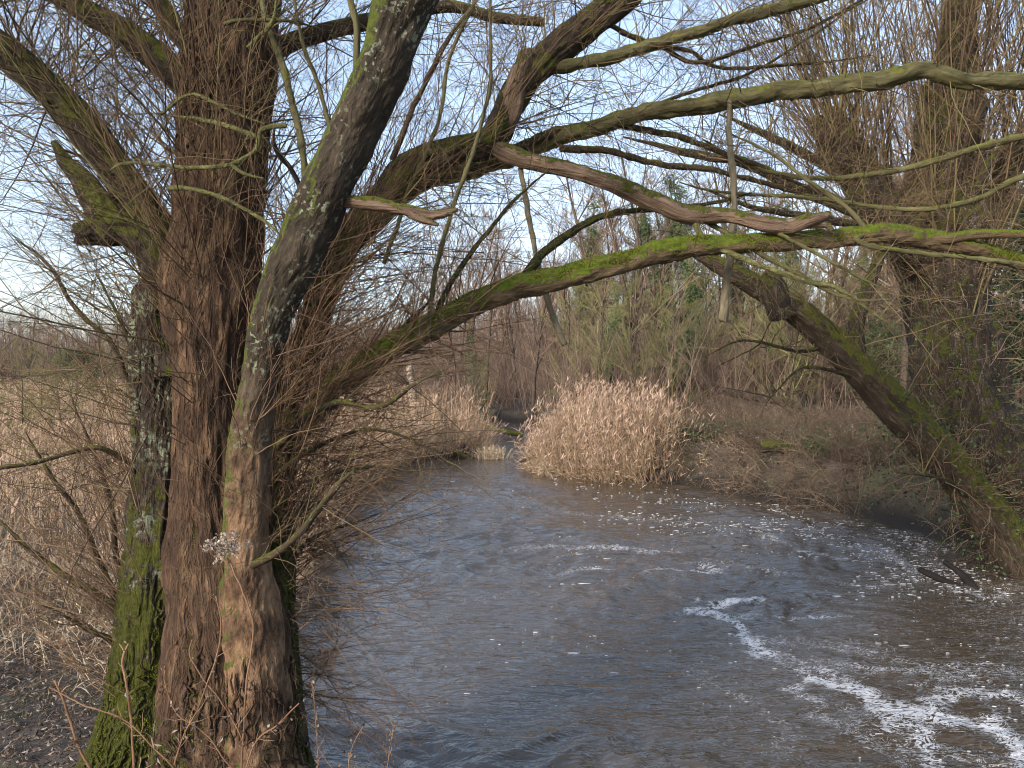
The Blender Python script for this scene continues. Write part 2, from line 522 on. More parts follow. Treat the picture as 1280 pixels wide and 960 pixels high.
M['foamflake'] = island_mat('foam_flakes', [(0, (0.30, 0.28, 0.26)), (0.5, (0.5, 0.49, 0.47)), (1, (0.75, 0.75, 0.75))], rough=0.6)

# ------------------------------------------------------------------ the river and the ground
RIVER = np.array([(-1.2, -6), (-1.25, 3.2), (-1.42, 4.3), (-1.65, 5.0), (-2.15, 6.2), (-2.75, 8.0), (-3.15, 10.5), (-3.45, 13), (-3.9, 16.5), (-3.4, 20.0),
                  (-3.3, 23.0), (-2.2, 24.5), (-1.0, 25.0), (-1.1, 27.5), (-1.3, 31), (-1.6, 35), (-4, 40), (-8, 43), (-8, 46), (-2, 42.5), (1.6, 37), (1.4, 31), (1.0, 26), (0.75, 23.0),
                  (1.2, 21.2), (2.5, 20.1), (4.2, 19.0), (5.5, 16.7), (6.5, 15.2), (7.15, 13.8), (7.7, 12.3), (8.1, 10.5), (9.0, 8.0), (9.8, 4.0), (10, -6)])


def river_sd(x, y):
    """signed distance to the river's edge, positive on land"""
    p = np.stack([x, y], -1)
    best = np.full(x.shape, 1e9)
    ins = np.zeros(x.shape, bool)
    n = len(RIVER)
    for i in range(n):
        a, b = RIVER[i], RIVER[(i + 1) % n]
        e = b - a
        q = p - a
        t = np.clip((q @ e) / (e @ e), 0, 1)
        d = q - t[..., None] * e
        best = np.minimum(best, (d ** 2).sum(-1))
        c = ((a[1] > y) != (b[1] > y)) & (x < (b[0] - a[0]) * (y - a[1]) / (b[1] - a[1] + 1e-12) + a[0])
        ins ^= c
    d = np.sqrt(best)
    return np.where(ins, -d, d)


def sstep(a, b, x):
    t = np.clip((x - a) / (b - a), 0, 1)
    return t * t * (3 - 2 * t)


def ground_z(x, y):
    x = np.asarray(x, float)
    y = np.asarray(y, float)
    q = np.stack([x, y, np.zeros_like(x)], -1)
    sd_ = river_sd(x, y) + 0.22 * fbm(q * 1.3, 3)
    right = sstep(0.0, 3.0, x) * sstep(60, 30, y)
    top = 0.42 + 0.55 * right
    z = np.where(sd_ < 0, np.maximum(-1.0, sd_ * 1.1), top * sstep(-0.02, 0.55 + 0.5 * right, sd_))
    z = z + sstep(0.5, 4, sd_) * (0.12 * fbm(q * 0.5, 3)) + sstep(0.1, 0.6, sd_) * 0.05 * fbm(q * 5, 3)
    z = z + right * 0.35 * sstep(3, 9, sd_)
    # the mound the big willow stands on
    z = z + 0.36 * np.exp(-(((x + 1.85) / 0.95) ** 2 + ((y - 4.2) / 1.3) ** 2)) * (sd_ > 0) * sstep(0, 0.3, sd_)
    # far rising ground under the wood
    z = z + sstep(34, 70, y) * 1.0 * sstep(-12, 4, x)
    return z


def axis(segs):
    out = [segs[0][0]]
    for a, b, s in segs:
        n = max(1, int(round((b - a) / s)))
        out += list(a + (b - a) * (np.arange(1, n + 1) / n))
    return np.array(out)


def gridmesh(xs, ys):
    X, Y = np.meshgrid(xs, ys)
    idx = np.arange(X.size).reshape(X.shape)
    Q = np.stack([idx[:-1, :-1], idx[:-1, 1:], idx[1:, 1:], idx[1:, :-1]], -1).reshape(-1, 4)
    return X, Y, Q


m, n, b, N, Lk = newmat('earth_and_litter')
geo = N('ShaderNodeNewGeometry')
a1 = noise(n, geo.outputs['Position'], 3.0, 8, 0.65)
a2 = noise(n, geo.outputs['Position'], 40.0, 6, 0.7)
r1 = ramp(n, [(0.32, (0.022, 0.017, 0.013)), (0.48, (0.06, 0.045, 0.032)), (0.6, (0.12, 0.09, 0.062)), (0.75, (0.2, 0.155, 0.11))])
Lk(mathn(n, 'ADD', mathn(n, 'MULTIPLY', a1.outputs[0], 0.5), mathn(n, 'MULTIPLY', a2.outputs[0], 0.5)), r1.inputs[0])
a3 = noise(n, geo.outputs['Position'], 1.1, 5, 0.6)
r3 = ramp(n, [(0.52, (0, 0, 0)), (0.64, (1, 1, 1))])
Lk(a3.outputs[0], r3.inputs[0])
szz = N('ShaderNodeSeparateXYZ')
Lk(geo.outputs['Position'], szz.inputs[0])
wet = N('ShaderNodeMapRange')
wet.inputs[1].default_value, wet.inputs[2].default_value = 0.15, 0.5
wet.inputs[3].default_value, wet.inputs[4].default_value = 1.0, 0.0
Lk(szz.outputs[2], wet.inputs[0])
c = mixc(n, mathn(n, 'MULTIPLY', r3.outputs[0], 0.7), r1.outputs[0], mixc(n, a2.outputs[0], (0.05, 0.055, 0.02), (0.15, 0.15, 0.07)))
c = mixc(n, wet.outputs[0], c, (0.016, 0.012, 0.009))
Lk(c, b.inputs['Base Color'])
b.inputs['Roughness'].default_value = 0.85
bp = N('ShaderNodeBump')
bp.inputs['Strength'].default_value = 0.9
bp.inputs['Distance'].default_value = 0.04
Lk(mathn(n, 'ADD', a1.outputs[0], a2.outputs[0]), bp.inputs['Height'])
Lk(bp.outputs[0], b.inputs['Normal'])
M['ground'] = m

xs = axis([(-900, -100, 100), (-100, -20, 4), (-20, -6, 0.4), (-6, 12, 0.09), (12, 30, 0.6), (30, 100, 4), (100, 900, 100)])
ys = axis([(-30, 0, 2), (0, 26, 0.09), (26, 46, 0.35), (46, 120, 2.5), (120, 300, 20), (300, 2400, 150)])
X, Y, Q = gridmesh(xs, ys)
Z = ground_z(X, Y)
g = mk('ground', np.stack([X, Y, Z], -1).reshape(-1, 3), Q, M['ground'])
tag(g, kind='structure')

# --- water: real waves near, bump everywhere, froth mask from the flow lines
FOAM = [  # polylines on the water (photo pixels), width in metres, strength
    ([(1330, 985), (1285, 950), (1235, 915), (1180, 893), (1125, 884), (1085, 866), (1050, 850), (1000, 843)], 0.20, 1.35),
    ([(1060, 862), (1100, 885), (1140, 905), (1165, 930), (1180, 965)], 0.10, 1.1),
    ([(1140, 880), (1185, 860), (1250, 862), (1300, 880)], 0.12, 1.0),
    ([(1230, 900), (1262, 935), (1275, 975)], 0.14, 1.1),
    ([(1040, 852), (1075, 848), (1040, 835), (990, 825), (1000, 838)], 0.10, 0.9),
    ([(960, 812), (948, 795), (935, 782), (900, 766), (868, 762), (875, 755), (935, 756), (965, 757)], 0.105, 1.3),
    ([(925, 775), (960, 772), (1000, 774), (1050, 772)], 0.08, 0.85),
    ([(948, 792), (955, 808), (945, 815)], 0.13, 1.2),
    ([(960, 815), (1000, 828), (1060, 830), (1120, 838), (1190, 845)], 0.14, 0.72),
    ([(985, 850), (1010, 870), (1020, 876)], 0.12, 0.8),
    ([(1000, 828), (1060, 842), (1100, 845), (1240, 850)], 0.10, 0.6),
    ([(668, 684), (720, 684), (780, 686), (850, 689)], 0.16, 0.85),
    ([(700, 716), (740, 712), (760, 714)], 0.16, 0.85),
    ([(820, 718), (870, 716), (900, 709), (870, 706)], 0.16, 0.95),
    ([(955, 672), (1000, 690), (1060, 700)], 0.22, 0.75),
    ([(1100, 690), (1150, 715), (1220, 740), (1270, 745)], 0.22, 0.7),
    ([(1060, 880), (1100, 905), (1130, 950)], 0.2, 0.55),
    ([(720, 690), (640, 735), (560, 760)], 0.25, 0.45),
    ([(590, 690), (650, 683), (680, 690)], 0.15, 0.55),
    ([(980, 800), (1080, 810), (1180, 835), (1290, 850)], 0.30, 0.62),
    ([(1030, 900), (1100, 930), (1220, 950)], 0.30, 0.60),
    ([(870, 840), (930, 870), (980, 920), (1000, 960)], 0.22, 0.50),
    ([(700, 640), (800, 650), (900, 655), (1000, 665)], 0.30, 0.55),
    ([(880, 700), (980, 715), (1100, 735)], 0.25, 0.62),
    ([(560, 640), (640, 632), (720, 640)], 0.30, 0.45),
]
xs = axis([(-70, -6, 4), (-6, -3, 0.1), (-3, 9, 0.034), (9, 12, 0.2), (12, 40, 4)])
ys = axis([(-8, 2.5, 1), (2.5, 10, 0.03), (10, 16, 0.05), (16, 30, 0.1), (30, 60, 1.5)])
X, Y, Q = gridmesh(xs, ys)


def wave_z(X, Y):
    q = np.stack([X, Y, np.zeros_like(X)], -1)
    wrp = 0.9 * np.stack([fbm(q * 0.55, 2), fbm(q * 0.55 + 31, 2), np.zeros_like(X)], -1)
    q2 = (q + wrp) * np.array([1.0, 1.55, 1.0])
    near = sstep(26, 10, Y)
    h = 0.080 * fbm(q2 * 1.3 + 5, 2) + 0.055 * (1 - 2 * np.abs(fbm(q2 * 1.9 + 9, 3))) + 0.016 * (1 - 2 * np.abs(fbm(q2 * 5.5 + 2, 2)))
    cal = 0.30 + 0.80 * sstep(-0.35, 0.4, vn(q * 0.4 + 3))
    return h * (0.7 + 0.3 * near) * cal - 0.012


Z = wave_z(X, Y)
q = np.stack([X, Y, np.zeros_like(X)], -1)
wx = X + 0.34 * fbm(q * 1.9 + 3, 4, 0.65)
wy = Y + 0.40 * fbm(q * 1.9 + 53, 4, 0.65)
fo = np.zeros_like(X)
for pl, wd, stg in FOAM:
    pts = np.array([WP(*c)[:2] for c in pl])
    for a_, b_ in zip(pts[:-1], pts[1:]):
        e = b_ - a_
        t = np.clip(((wx - a_[0]) * e[0] + (wy - a_[1]) * e[1]) / (e @ e), 0, 1)
        d2 = (wx - a_[0] - t * e[0]) ** 2 + (wy - a_[1] - t * e[1]) ** 2
        fo = np.maximum(fo, stg * np.exp(-d2 / (wd * 1.05) ** 2))
fo = np.maximum(fo, 0.40 * sstep(3.0, 5.0, X - 0.25 * (Y - 6)) * sstep(4, 6, Y) * sstep(18, 13, Y))
fo = np.maximum(fo, 0.30 * sstep(-1.0, 2.0, X) * sstep(17, 12, Y) * sstep(5, 7, Y))

m, n, b, N, Lk = newmat('river_water')
geo = N('ShaderNodeNewGeometry')
pos = geo.outputs['Position']
at = N('ShaderNodeAttribute')
at.attribute_name = 'foam'
n1 = noise(n, pos, 9, 7, 0.68, (0.8, 1.5, 1), 1.3)
n2 = noise(n, pos, 34, 5, 0.6, (0.8, 1.4, 1), 0.8)
n3 = noise(n, pos, 6.5, 5, 0.65, (0.8, 1.3, 1), 2.6)
web = mathn(n, 'SUBTRACT', 1.0, mathn(n, 'MULTIPLY', mathn(n, 'ABSOLUTE', mathn(n, 'SUBTRACT', n3.outputs[0], 0.5)), 9.0), True)
nf = mathn(n, 'ADD', mathn(n, 'MULTIPLY', n1.outputs[0], 0.42), mathn(n, 'MULTIPLY', n2.outputs[0], 0.26))
nf = mathn(n, 'ADD', nf, mathn(n, 'MULTIPLY', web, 0.30))
mk_ = mathn(n, 'ADD', mathn(n, 'MULTIPLY', at.outputs['Fac'], 0.25), mathn(n, 'SUBTRACT', nf, 0.69))
fr = ramp(n, [(0.0, (0, 0, 0)), (0.13, (1, 1, 1))])
Lk(mk_, fr.inputs[0])
fm = mathn(n, 'MULTIPLY', fr.outputs[0], 0.8)
Lk(mixc(n, fm, (0.064, 0.047, 0.030), (0.72, 0.71, 0.70)), b.inputs['Base Color'])
rr_ = N('ShaderNodeMapRange')
rr_.inputs[3].default_value, rr_.inputs[4].default_value = 0.04, 0.7
Lk(fm, rr_.inputs[0])
Lk(rr_.outputs[0], b.inputs['Roughness'])
b.inputs['IOR'].default_value = 1.7
w1 = noise(n, pos, 3.4, 3, 0.5, (0.7, 1.9, 1), 0.9)
w2 = noise(n, pos, 10, 2, 0.5, (0.6, 1.8, 1), 1.2)
wh = mathn(n, 'ADD', mathn(n, 'MULTIPLY', w1.outputs[0], 1.0), mathn(n, 'MULTIPLY', w2.outputs[0], 0.30))
wh = mathn(n, 'ADD', wh, mathn(n, 'MULTIPLY', fm, 0.25))
bp = N('ShaderNodeBump')
bp.inputs['Strength'].default_value = 0.62
bp.inputs['Distance'].default_value = 0.06
Lk(wh, bp.inputs['Height'])
Lk(bp.outputs[0], b.inputs['Normal'])
M['water'] = m
wt = mk('river', np.stack([X, Y, Z], -1).reshape(-1, 3), Q, M['water'], attrs={'foam': ('FLOAT', fo.ravel())})
tag(wt, kind='structure')

# foam flakes drifting on the surface
C = []
bands = [((700, 600), (1000, 640), 600, 16), ((850, 640), (1260, 700), 1500, 34), ((930, 655), (1250, 720), 1100, 28), ((760, 640), (1000, 670), 260, 16),
         ((700, 640), (760, 720), 120, 26), ((1050, 720), (1280, 760), 200, 25), ((900, 760), (1260, 900), 420, 40), ((640, 780), (1000, 930), 240, 40), ((420, 800), (720, 950), 50, 40),
         ((1150, 760), (1280, 930), 200, 30), ((560, 600), (700, 640), 60, 10)]
for (ax, ay), (bx_, by_), cnt, sg in bands:
    t = R.uniform(0, 1, cnt)
    px = ax + (bx_ - ax) * t + R.normal(0, sg * 1.5, cnt)
    py = ay + (by_ - ay) * t + R.normal(0, sg * 0.6, cnt)
    py = np.clip(py, 590, 1000)
    C += [WP(a_, b_)[:2] for a_, b_ in zip(px, py)]
C = np.array(C)
C = C[(river_sd(C[:, 0], C[:, 1]) < -0.15) & (vn(np.c_[C * 1.6, C[:, 0] * 0]) + R.uniform(-0.45, 0.45, len(C)) > 0.05) & ((C[:, 1] > 9.5) | (R.random(len(C)) < 0.35))]
Mn = len(C)
K = 9
th = np.linspace(0, 2 * math.pi, K, endpoint=False)
rad = ((R.gamma(1.3, 0.0050, Mn) + 0.003) * np.where(C[:, 1] < 9.5, 0.6, 1.0))[:, None] * (1 + 0.35 * R.standard_normal((Mn, K))).clip(0.3, 2)
rot = R.uniform(0, 6.28, Mn)[:, None]
ex = (rad * np.cos(th) * R.uniform(1.2, 3.2, (Mn, 1)))
ey = (rad * np.sin(th) * 0.7)
zz = wave_z(C[:, 0], C[:, 1])[:, None] + np.zeros((1, K))
ring = np.stack([C[:, :1] + ex, C[:, 1:] + ey, zz - 0.002], -1)
top = np.stack([C[:, :1] + ex * 0.7, C[:, 1:] + ey * 0.7, zz + 0.003], -1)
V = np.stack([ring, top], 1).reshape(-1, 3)
idx = np.arange(Mn * 2 * K).reshape(Mn, 2, K)
Q = np.stack([idx[:, 0], np.roll(idx[:, 0], -1, 1), np.roll(idx[:, 1], -1, 1), idx[:, 1]], -1).reshape(-1, 4)
cen = len(V) + np.arange(Mn)
V = np.vstack([V, np.c_[C, zz[:, 0] + 0.004]])
T = np.stack([idx[:, 1], np.roll(idx[:, 1], -1, 1), np.broadcast_to(cen[:, None], (Mn, K))], -1).reshape(-1, 3)
o = mk('river_foam', V, Q, M['foamflake'], T=T)
tag(o, 'small white flakes of froth scattered over the brown river', 'foam', kind='stuff')


# ------------------------------------------------------------------ the big willow on the left bank
def px_ctrl(pts, d=None, wd=None):
    out = []
    for k, p in enumerate(pts):
        x, y = p[0], p[1]
        dd = p[2] if len(p) > 2 else d
        ww = p[3] if len(p) > 3 else wd
        if isinstance(d, tuple) and len(p) < 4:
            f = k / (len(pts) - 1)
            dd = d[0] + (d[1] - d[0]) * f
        if isinstance(wd, tuple) and len(p) < 4:
            f = k / (len(pts) - 1)
            ww = wd[0] + (wd[1] - wd[0]) * f
        q_ = P(x, y, dd)
        out.append([*q_, ww / F * dd / 2])
    return out


willow = thing('willow_tree', 'big old willow with several fused trunks and mossy limbs arching over the river', 'tree', (-1.7, 4.2, 0.7))
WPOS = np.array([-1.7, 4.2, 0.7])
LIMBS = {}


def part(parent, origin, name, ctrl, mat, key=None, **kw):
    kw.setdefault('seed', float(R.uniform(0, 50)))
    V, Q, bc, axis_ = sweep(ctrl, **kw)
    o = mk(name, V - origin, Q, mat, parent, attrs={'bc': ('FLOAT_VECTOR', bc)})
    if key:
        LIMBS[key] = axis_
    return o


big = dict(nside=190, step=0.012, lump=0.13, lumpf=2.2, bark=0.018, barkf=24, stretch=11)
tr = part(willow, WPOS, 'trunk', px_ctrl([(150, 1060, 4.35, 190), (172, 960, 4.35, 128), (186, 880, 4.38, 104), (196, 780, 4.4, 88), (206, 650, 4.45, 78), (209, 520, 4.5, 74),
     (211, 430, 4.5, 76), (212, 370, 4.5, 74), (210, 345, 4.5, 50)]), M['old'], 'A', blunt=True, **big)
tr['label'] = 'dark older trunk clothed in green moss'
tr = part(willow, WPOS, 'trunk', px_ctrl([(270, 1080, 4.2, 290), (284, 980, 4.2, 190), (288, 900, 4.2, 156), (284, 800, 4.2, 138), (276, 700, 4.22, 118), (265, 600, 4.25, 92), (263, 500, 4.27, 84),
     (262, 400, 4.3, 96), (270, 300, 4.35, 112), (279, 200, 4.4, 108), (286, 100, 4.42, 106), (293, 0, 4.45, 104), (300, -140, 4.5, 98), (310, -320, 4.6, 84)]), M['brown'], 'B', **dict(big, bark=0.016, barkf=22, stretch=7))
tr['label'] = 'tall reddish brown central trunk'
tr = part(willow, WPOS, 'limb', px_ctrl([(330, 1060, 4.06, 110), (326, 960, 4.04, 96), (322, 880, 4.02, 82), (315, 780, 4.0, 68), (309, 690, 3.99, 58), (312, 600, 3.95, 50), (318, 520, 3.9, 45), (331, 440, 3.85, 42),
     (350, 370, 3.8, 48), (387, 290, 3.75, 58), (425, 205, 3.68, 57), (462, 120, 3.6, 58), (510, 0, 3.5, 68), (560, -120, 3.4, 74), (620, -260, 3.3, 72)]), M['lean'], 'C',
     nside=130, step=0.013, lump=0.13, lumpf=5, bark=0.008, barkf=30, stretch=3)
tr['label'] = 'thick smooth limb leaning up to the right across the sky'
part(willow, WPOS, 'trunk', px_ctrl([(362, 1060, 4.3, 120), (352, 960, 4.3, 74), (350, 900, 4.3, 58), (344, 780, 4.35, 50), (342, 650, 4.4, 46), (348, 560, 4.45, 42), (362, 480, 4.5, 40),
     (388, 420, 4.6, 38), (412, 345, 4.7, 40), (440, 292, 4.8, 42), (480, 252, 4.9, 42), (512, 212, 5.0, 42), (560, 190, 5.0, 34), (608, 178, 5, 34), (628, 150, 5, 34), (650, 110, 5.0, 36),
     (682, 76, 5.0, 36), (725, 38, 5, 34), (778, -2, 5, 34), (840, -60, 5, 30), (930, -130, 5, 26)]), M['ridge'], 'D', nside=64, step=0.018, lump=0.14, lumpf=4, bark=0.008, barkf=34, stretch=6)
for ct in ([(222, 1040, 4.12, 90), (232, 900, 4.08, 70), (240, 800, 4.08, 60), (247, 720, 4.12, 48), (251, 640, 4.2, 32), (253, 580, 4.28, 20)],
           [(302, 1040, 4.10, 90), (298, 900, 4.08, 66), (292, 800, 4.09, 50), (288, 720, 4.12, 40), (286, 640, 4.17, 30), (285, 570, 4.22, 20)],
           [(276, 1040, 4.0, 70), (274, 950, 4.02, 44), (270, 880, 4.08, 30), (272, 830, 4.16, 20)]):
    part(willow, WPOS, 'trunk', px_ctrl(ct), M['brown'], 'S%d' % ct[0][0], nside=80, step=0.014, lump=0.16, lumpf=2.5, bark=0.014, barkf=26, stretch=8)


def strips(parent, origin, key, cnt, t0, t1, rad, frac, mat, front=None, lift=0.9):
    """loose raised bark ridges running along a trunk, one mesh"""
    p, r, t = LIMBS[key]
    n_ = len(p)
    K = 9
    i0 = R.uniform(t0, t1 - frac, cnt)
    fr = i0[:, None] + R.uniform(0.4, 1, cnt)[:, None] * frac * np.linspace(0, 1, K)[None]
    ii = np.clip((fr * (n_ - 1)).astype(int), 0, n_ - 1)
    side = R.standard_normal((cnt, 3))
    if front is not None:
        side = side + np.array(front)
    side = side[:, None] + 0.12 * np.cumsum(R.standard_normal((cnt, K, 3)), axis=1)
    T_ = t[ii]
    side = norm(side - T_ * (side * T_).sum(-1, keepdims=True))
    A = p[ii] + side * (r[ii] * R.uniform(lift, lift + 0.14, (cnt, 1)))[..., None]
    ra = R.uniform(rad[0], rad[1], (cnt, 1)) * np.array([[0.3, 0.8, 1, 1.1, 1, 1, 0.9, 0.7, 0.2]]) * R.uniform(0.7, 1.3, (cnt, K))
    V, Q = tubes(A, ra, 5)
    bc = np.concatenate([(V[:, :2] - p[0, :2]), V[:, 2:]], 1)
    mk('loose_bark', V - origin, Q, mat, parent, attrs={'bc': ('FLOAT_VECTOR', bc)})['kind'] = 'stuff'


# left limb with its broken stub, and further limbs
part(willow, WPOS, 'limb', px_ctrl([(228, 470, 4.42, 60), (222, 390, 4.42, 66), (208, 320, 4.42, 66), (182, 270, 4.4, 48), (150, 222, 4.35, 40), (110, 165, 4.3, 40), (60, 112, 4.25, 38), (0, 60, 4.2, 36), (-70, 5, 4.1, 34)]),
     M['ridge'], 'L1', nside=64, step=0.02, lump=0.14, lumpf=5, bark=0.009, barkf=34)
part(willow, WPOS, 'limb', px_ctrl([(222, 345, 4.36, 60), (190, 300, 4.33, 50), (160, 285, 4.3, 44), (130, 288, 4.28, 34), (100, 292, 4.25, 24)]), M['ridge'], None, nside=48, step=0.02, lump=0.2, lumpf=9, bark=0.01, barkf=34, blunt=True)
part(willow, WPOS, 'limb', px_ctrl([(150, 290, 4.3, 38), (125, 258, 4.3, 34), (100, 220, 4.3, 22), (85, 205, 4.3, 16), (66, 178, 4.3, 6)]), M['ridge'], None, nside=40, step=0.02, lump=0.25, lumpf=9, bark=0.009, barkf=34)
part(willow, WPOS, 'limb', px_ctrl([(262, 160, 4.4, 40), (236, 110, 4.45, 34), (205, 80, 4.45, 32), (160, 42, 4.5, 30), (105, 12, 4.5, 28), (40, -30, 4.5, 26)]), M['ridge'], 'L2', nside=48, step=0.02, lump=0.14, lumpf=6, bark=0.007, barkf=34)
part(willow, WPOS, 'limb', px_ctrl([(240, 60, 4.5, 26), (215, 30, 4.55, 24), (190, -20, 4.6, 22), (180, -90, 4.6, 20)]), M['ridge'], 'L3', nside=32, step=0.025, lump=0.14, lumpf=6, bark=0.006)
part(willow, WPOS, 'limb', px_ctrl([(300, 95, 4.7, 26), (345, 62, 4.8, 22), (400, 42, 4.9, 20), (470, 25, 5.0, 18), (560, 8, 5.1, 14), (620, 22, 5.15, 12), (680, 28, 5.2, 10)]), M['limb'], 'L4', nside=24, step=0.03, lump=0.1, bark=0.004)
part(willow, WPOS, 'limb', px_ctrl([(350, 560, 4.5, 34), (400, 505, 4.5, 30), (432, 474, 4.5, 30), (480, 442, 4.5, 30), (530, 412, 4.5, 31), (590, 382, 4.55, 29), (650, 358, 4.6, 28), (720, 340, 4.65, 26), (790, 324, 4.7, 25),
     (850, 311, 4.75, 26), (920, 304, 4.8, 23), (1000, 299, 4.85, 22), (1060, 297, 4.9, 21), (1110, 294, 4.9, 23), (1160, 300, 4.95, 22), (1200, 307, 4.95, 19), (1250, 318, 5, 17), (1340, 342, 5, 14)]),
     M['mossy'], 'E', nside=60, step=0.016, lump=0.17, lumpf=8, bark=0.007, barkf=30, stretch=2, wob=0.03, wobf=3.5)['label'] = 'long level limb thick with bright green moss'
part(willow, WPOS, 'limb', px_ctrl([(1150, 298, 4.94, 14), (1185, 298, 4.9, 13), (1225, 292, 4.88, 11), (1290, 293, 4.8, 9), (1350, 290, 4.8, 8)]), M['mossy'], 'E2', nside=28, step=0.02, lump=0.1, bark=0.004)
part(willow, WPOS, 'limb', px_ctrl([(430, 300, 4.9, 24), (480, 250, 5.2, 26), (540, 220, 5.3, 26), (600, 206, 5.3, 24), (650, 192, 5.25, 22), (700, 172, 5.2, 20), (780, 149, 5.2, 19), (850, 134, 5.2, 20), (912, 125, 5.2, 21), (980, 113, 5.2, 21),
     (1060, 105, 5.2, 21), (1130, 94, 5.2, 22), (1175, 91, 5.2, 21), (1210, 101, 5.2, 19), (1280, 104, 5.2, 17), (1380, 112, 5.2, 15)]), M['olive'], 'H', nside=40, step=0.018, lump=0.20, lumpf=9, bark=0.007, wob=0.03, wobf=4)
part(willow, WPOS, 'limb', px_ctrl([(640, 130, 4.98, 18), (668, 92, 5, 17), (710, 82, 5, 16), (770, 68, 5, 15), (830, 50, 5, 14), (890, 33, 5, 14), (930, 17, 5, 14), (1000, 5, 5, 12), (1080, -14, 5, 10)]), M['olive'], 'I', nside=32, step=0.018, lump=0.22, lumpf=10, bark=0.005, wob=0.03, wobf=4)
dead = part(willow, WPOS, 'dead_branch', px_ctrl([(612, 178, 5.0, 22), (640, 194, 4.98, 22), (670, 203, 4.95, 19), (720, 215, 4.9, 19), (770, 231, 4.85, 20), (820, 253, 4.8, 23), (860, 268, 4.8, 23), (910, 270, 4.8, 18), (950, 279, 4.75, 21),
     (985, 284, 4.75, 19), (1010, 275, 4.7, 15), (1036, 269, 4.7, 9)]), M['peeled'], None, nside=36, step=0.016, lump=0.16, lumpf=7, bark=0.004, barkf=50, stretch=10, blunt=True)
dead['label'] = 'dead limb stripped of its bark'
part(willow, WPOS, 'dead_branch', px_ctrl([(1005, 279, 4.74, 12), (1030, 280, 4.72, 10), (1041, 287, 4.7, 5)]), M['peeled'], None, nside=16, step=0.01, lump=0.2)
st_ = part(willow, WPOS, 'broken_stub', px_ctrl([(630, 172, 5.0, 14), (636, 140, 4.97, 28), (646, 100, 4.92, 24), (654, 80, 4.9, 18), (658, 64, 4.9, 13)]), M['peeled'], None, nside=30, step=0.012, lump=0.2, lumpf=10, bark=0.003, blunt=True)
part(willow, WPOS, 'broken_stub', px_ctrl([(425, 250, 3.72, 18), (470, 256, 3.68, 15), (505, 262, 3.66, 13), (535, 268, 3.66, 12), (555, 266, 3.66, 9), (571, 262, 3.66, 5)]), M['peeled'], None, nside=24, step=0.01, lump=0.3, lumpf=14, bark=0.003, blunt=True)
part(willow, WPOS, 'broken_stub', px_ctrl([(508, 264, 3.66, 12), (525, 274, 3.65, 10), (548, 281, 3.64, 4)]), M['peeled'], None, nside=16, step=0.01, lump=0.3, lumpf=14)
for (px, py, dd_), (dx, dz), r_, cnt_, ln_ in (((1030, 272, 4.71), (1, 0.1), 0.028, 16, 0.10), ((657, 68, 4.9), (0.2, 1), 0.030, 18, 0.08), ((560, 265, 3.66), (1, 0.1), 0.018, 14, 0.07), ((1036, 283, 4.7), (0.8, -0.3), 0.015, 8, 0.05)):
    c0_ = P(px, py, dd_)
    S_ = c0_ + R.normal(0, r_ * 0.55, (cnt_, 3)) - np.array([dx, 0, dz]) * 0.04
    A_ = walk(S_, np.array([[dx, 0, dz]]) + R.normal(0, 0.16, (cnt_, 3)), R.uniform(0.5, 1.3, cnt_) * ln_, 4, 0.08)
    V, Q = tubes(A_, R.uniform(0.003, 0.007, (cnt_, 1)) * np.array([[1, 0.9, 0.6, 0.1]]), 4)
    mk('splinters', V - WPOS, Q, M['peeled'], willow, smooth=False, attrs={'bc': ('FLOAT_VECTOR', V)})['kind'] = 'stuff'
for ct, wd in (([(912, 126, 5.12), (914, 190, 5.1), (917, 250, 5.1), (911, 330, 5.1), (903, 402, 5.1)], (5, 11)), ([(650, 190, 5.0), (655, 240, 5), (664, 290, 4.98), (675, 340, 4.95), (690, 390, 4.9), (706, 430, 4.85)], (6, 7))):
    part(willow, WPOS, 'hanging_stick', px_ctrl([(x, y, d_, wd[0] + (wd[1] - wd[0]) * k / (len(ct) - 1)) for k, (x, y, d_) in enumerate(ct)]), M['stick'], None, nside=16, step=0.015, lump=0.3, lumpf=12, bark=0.002, wob=0.02, wobf=4, blunt=True)

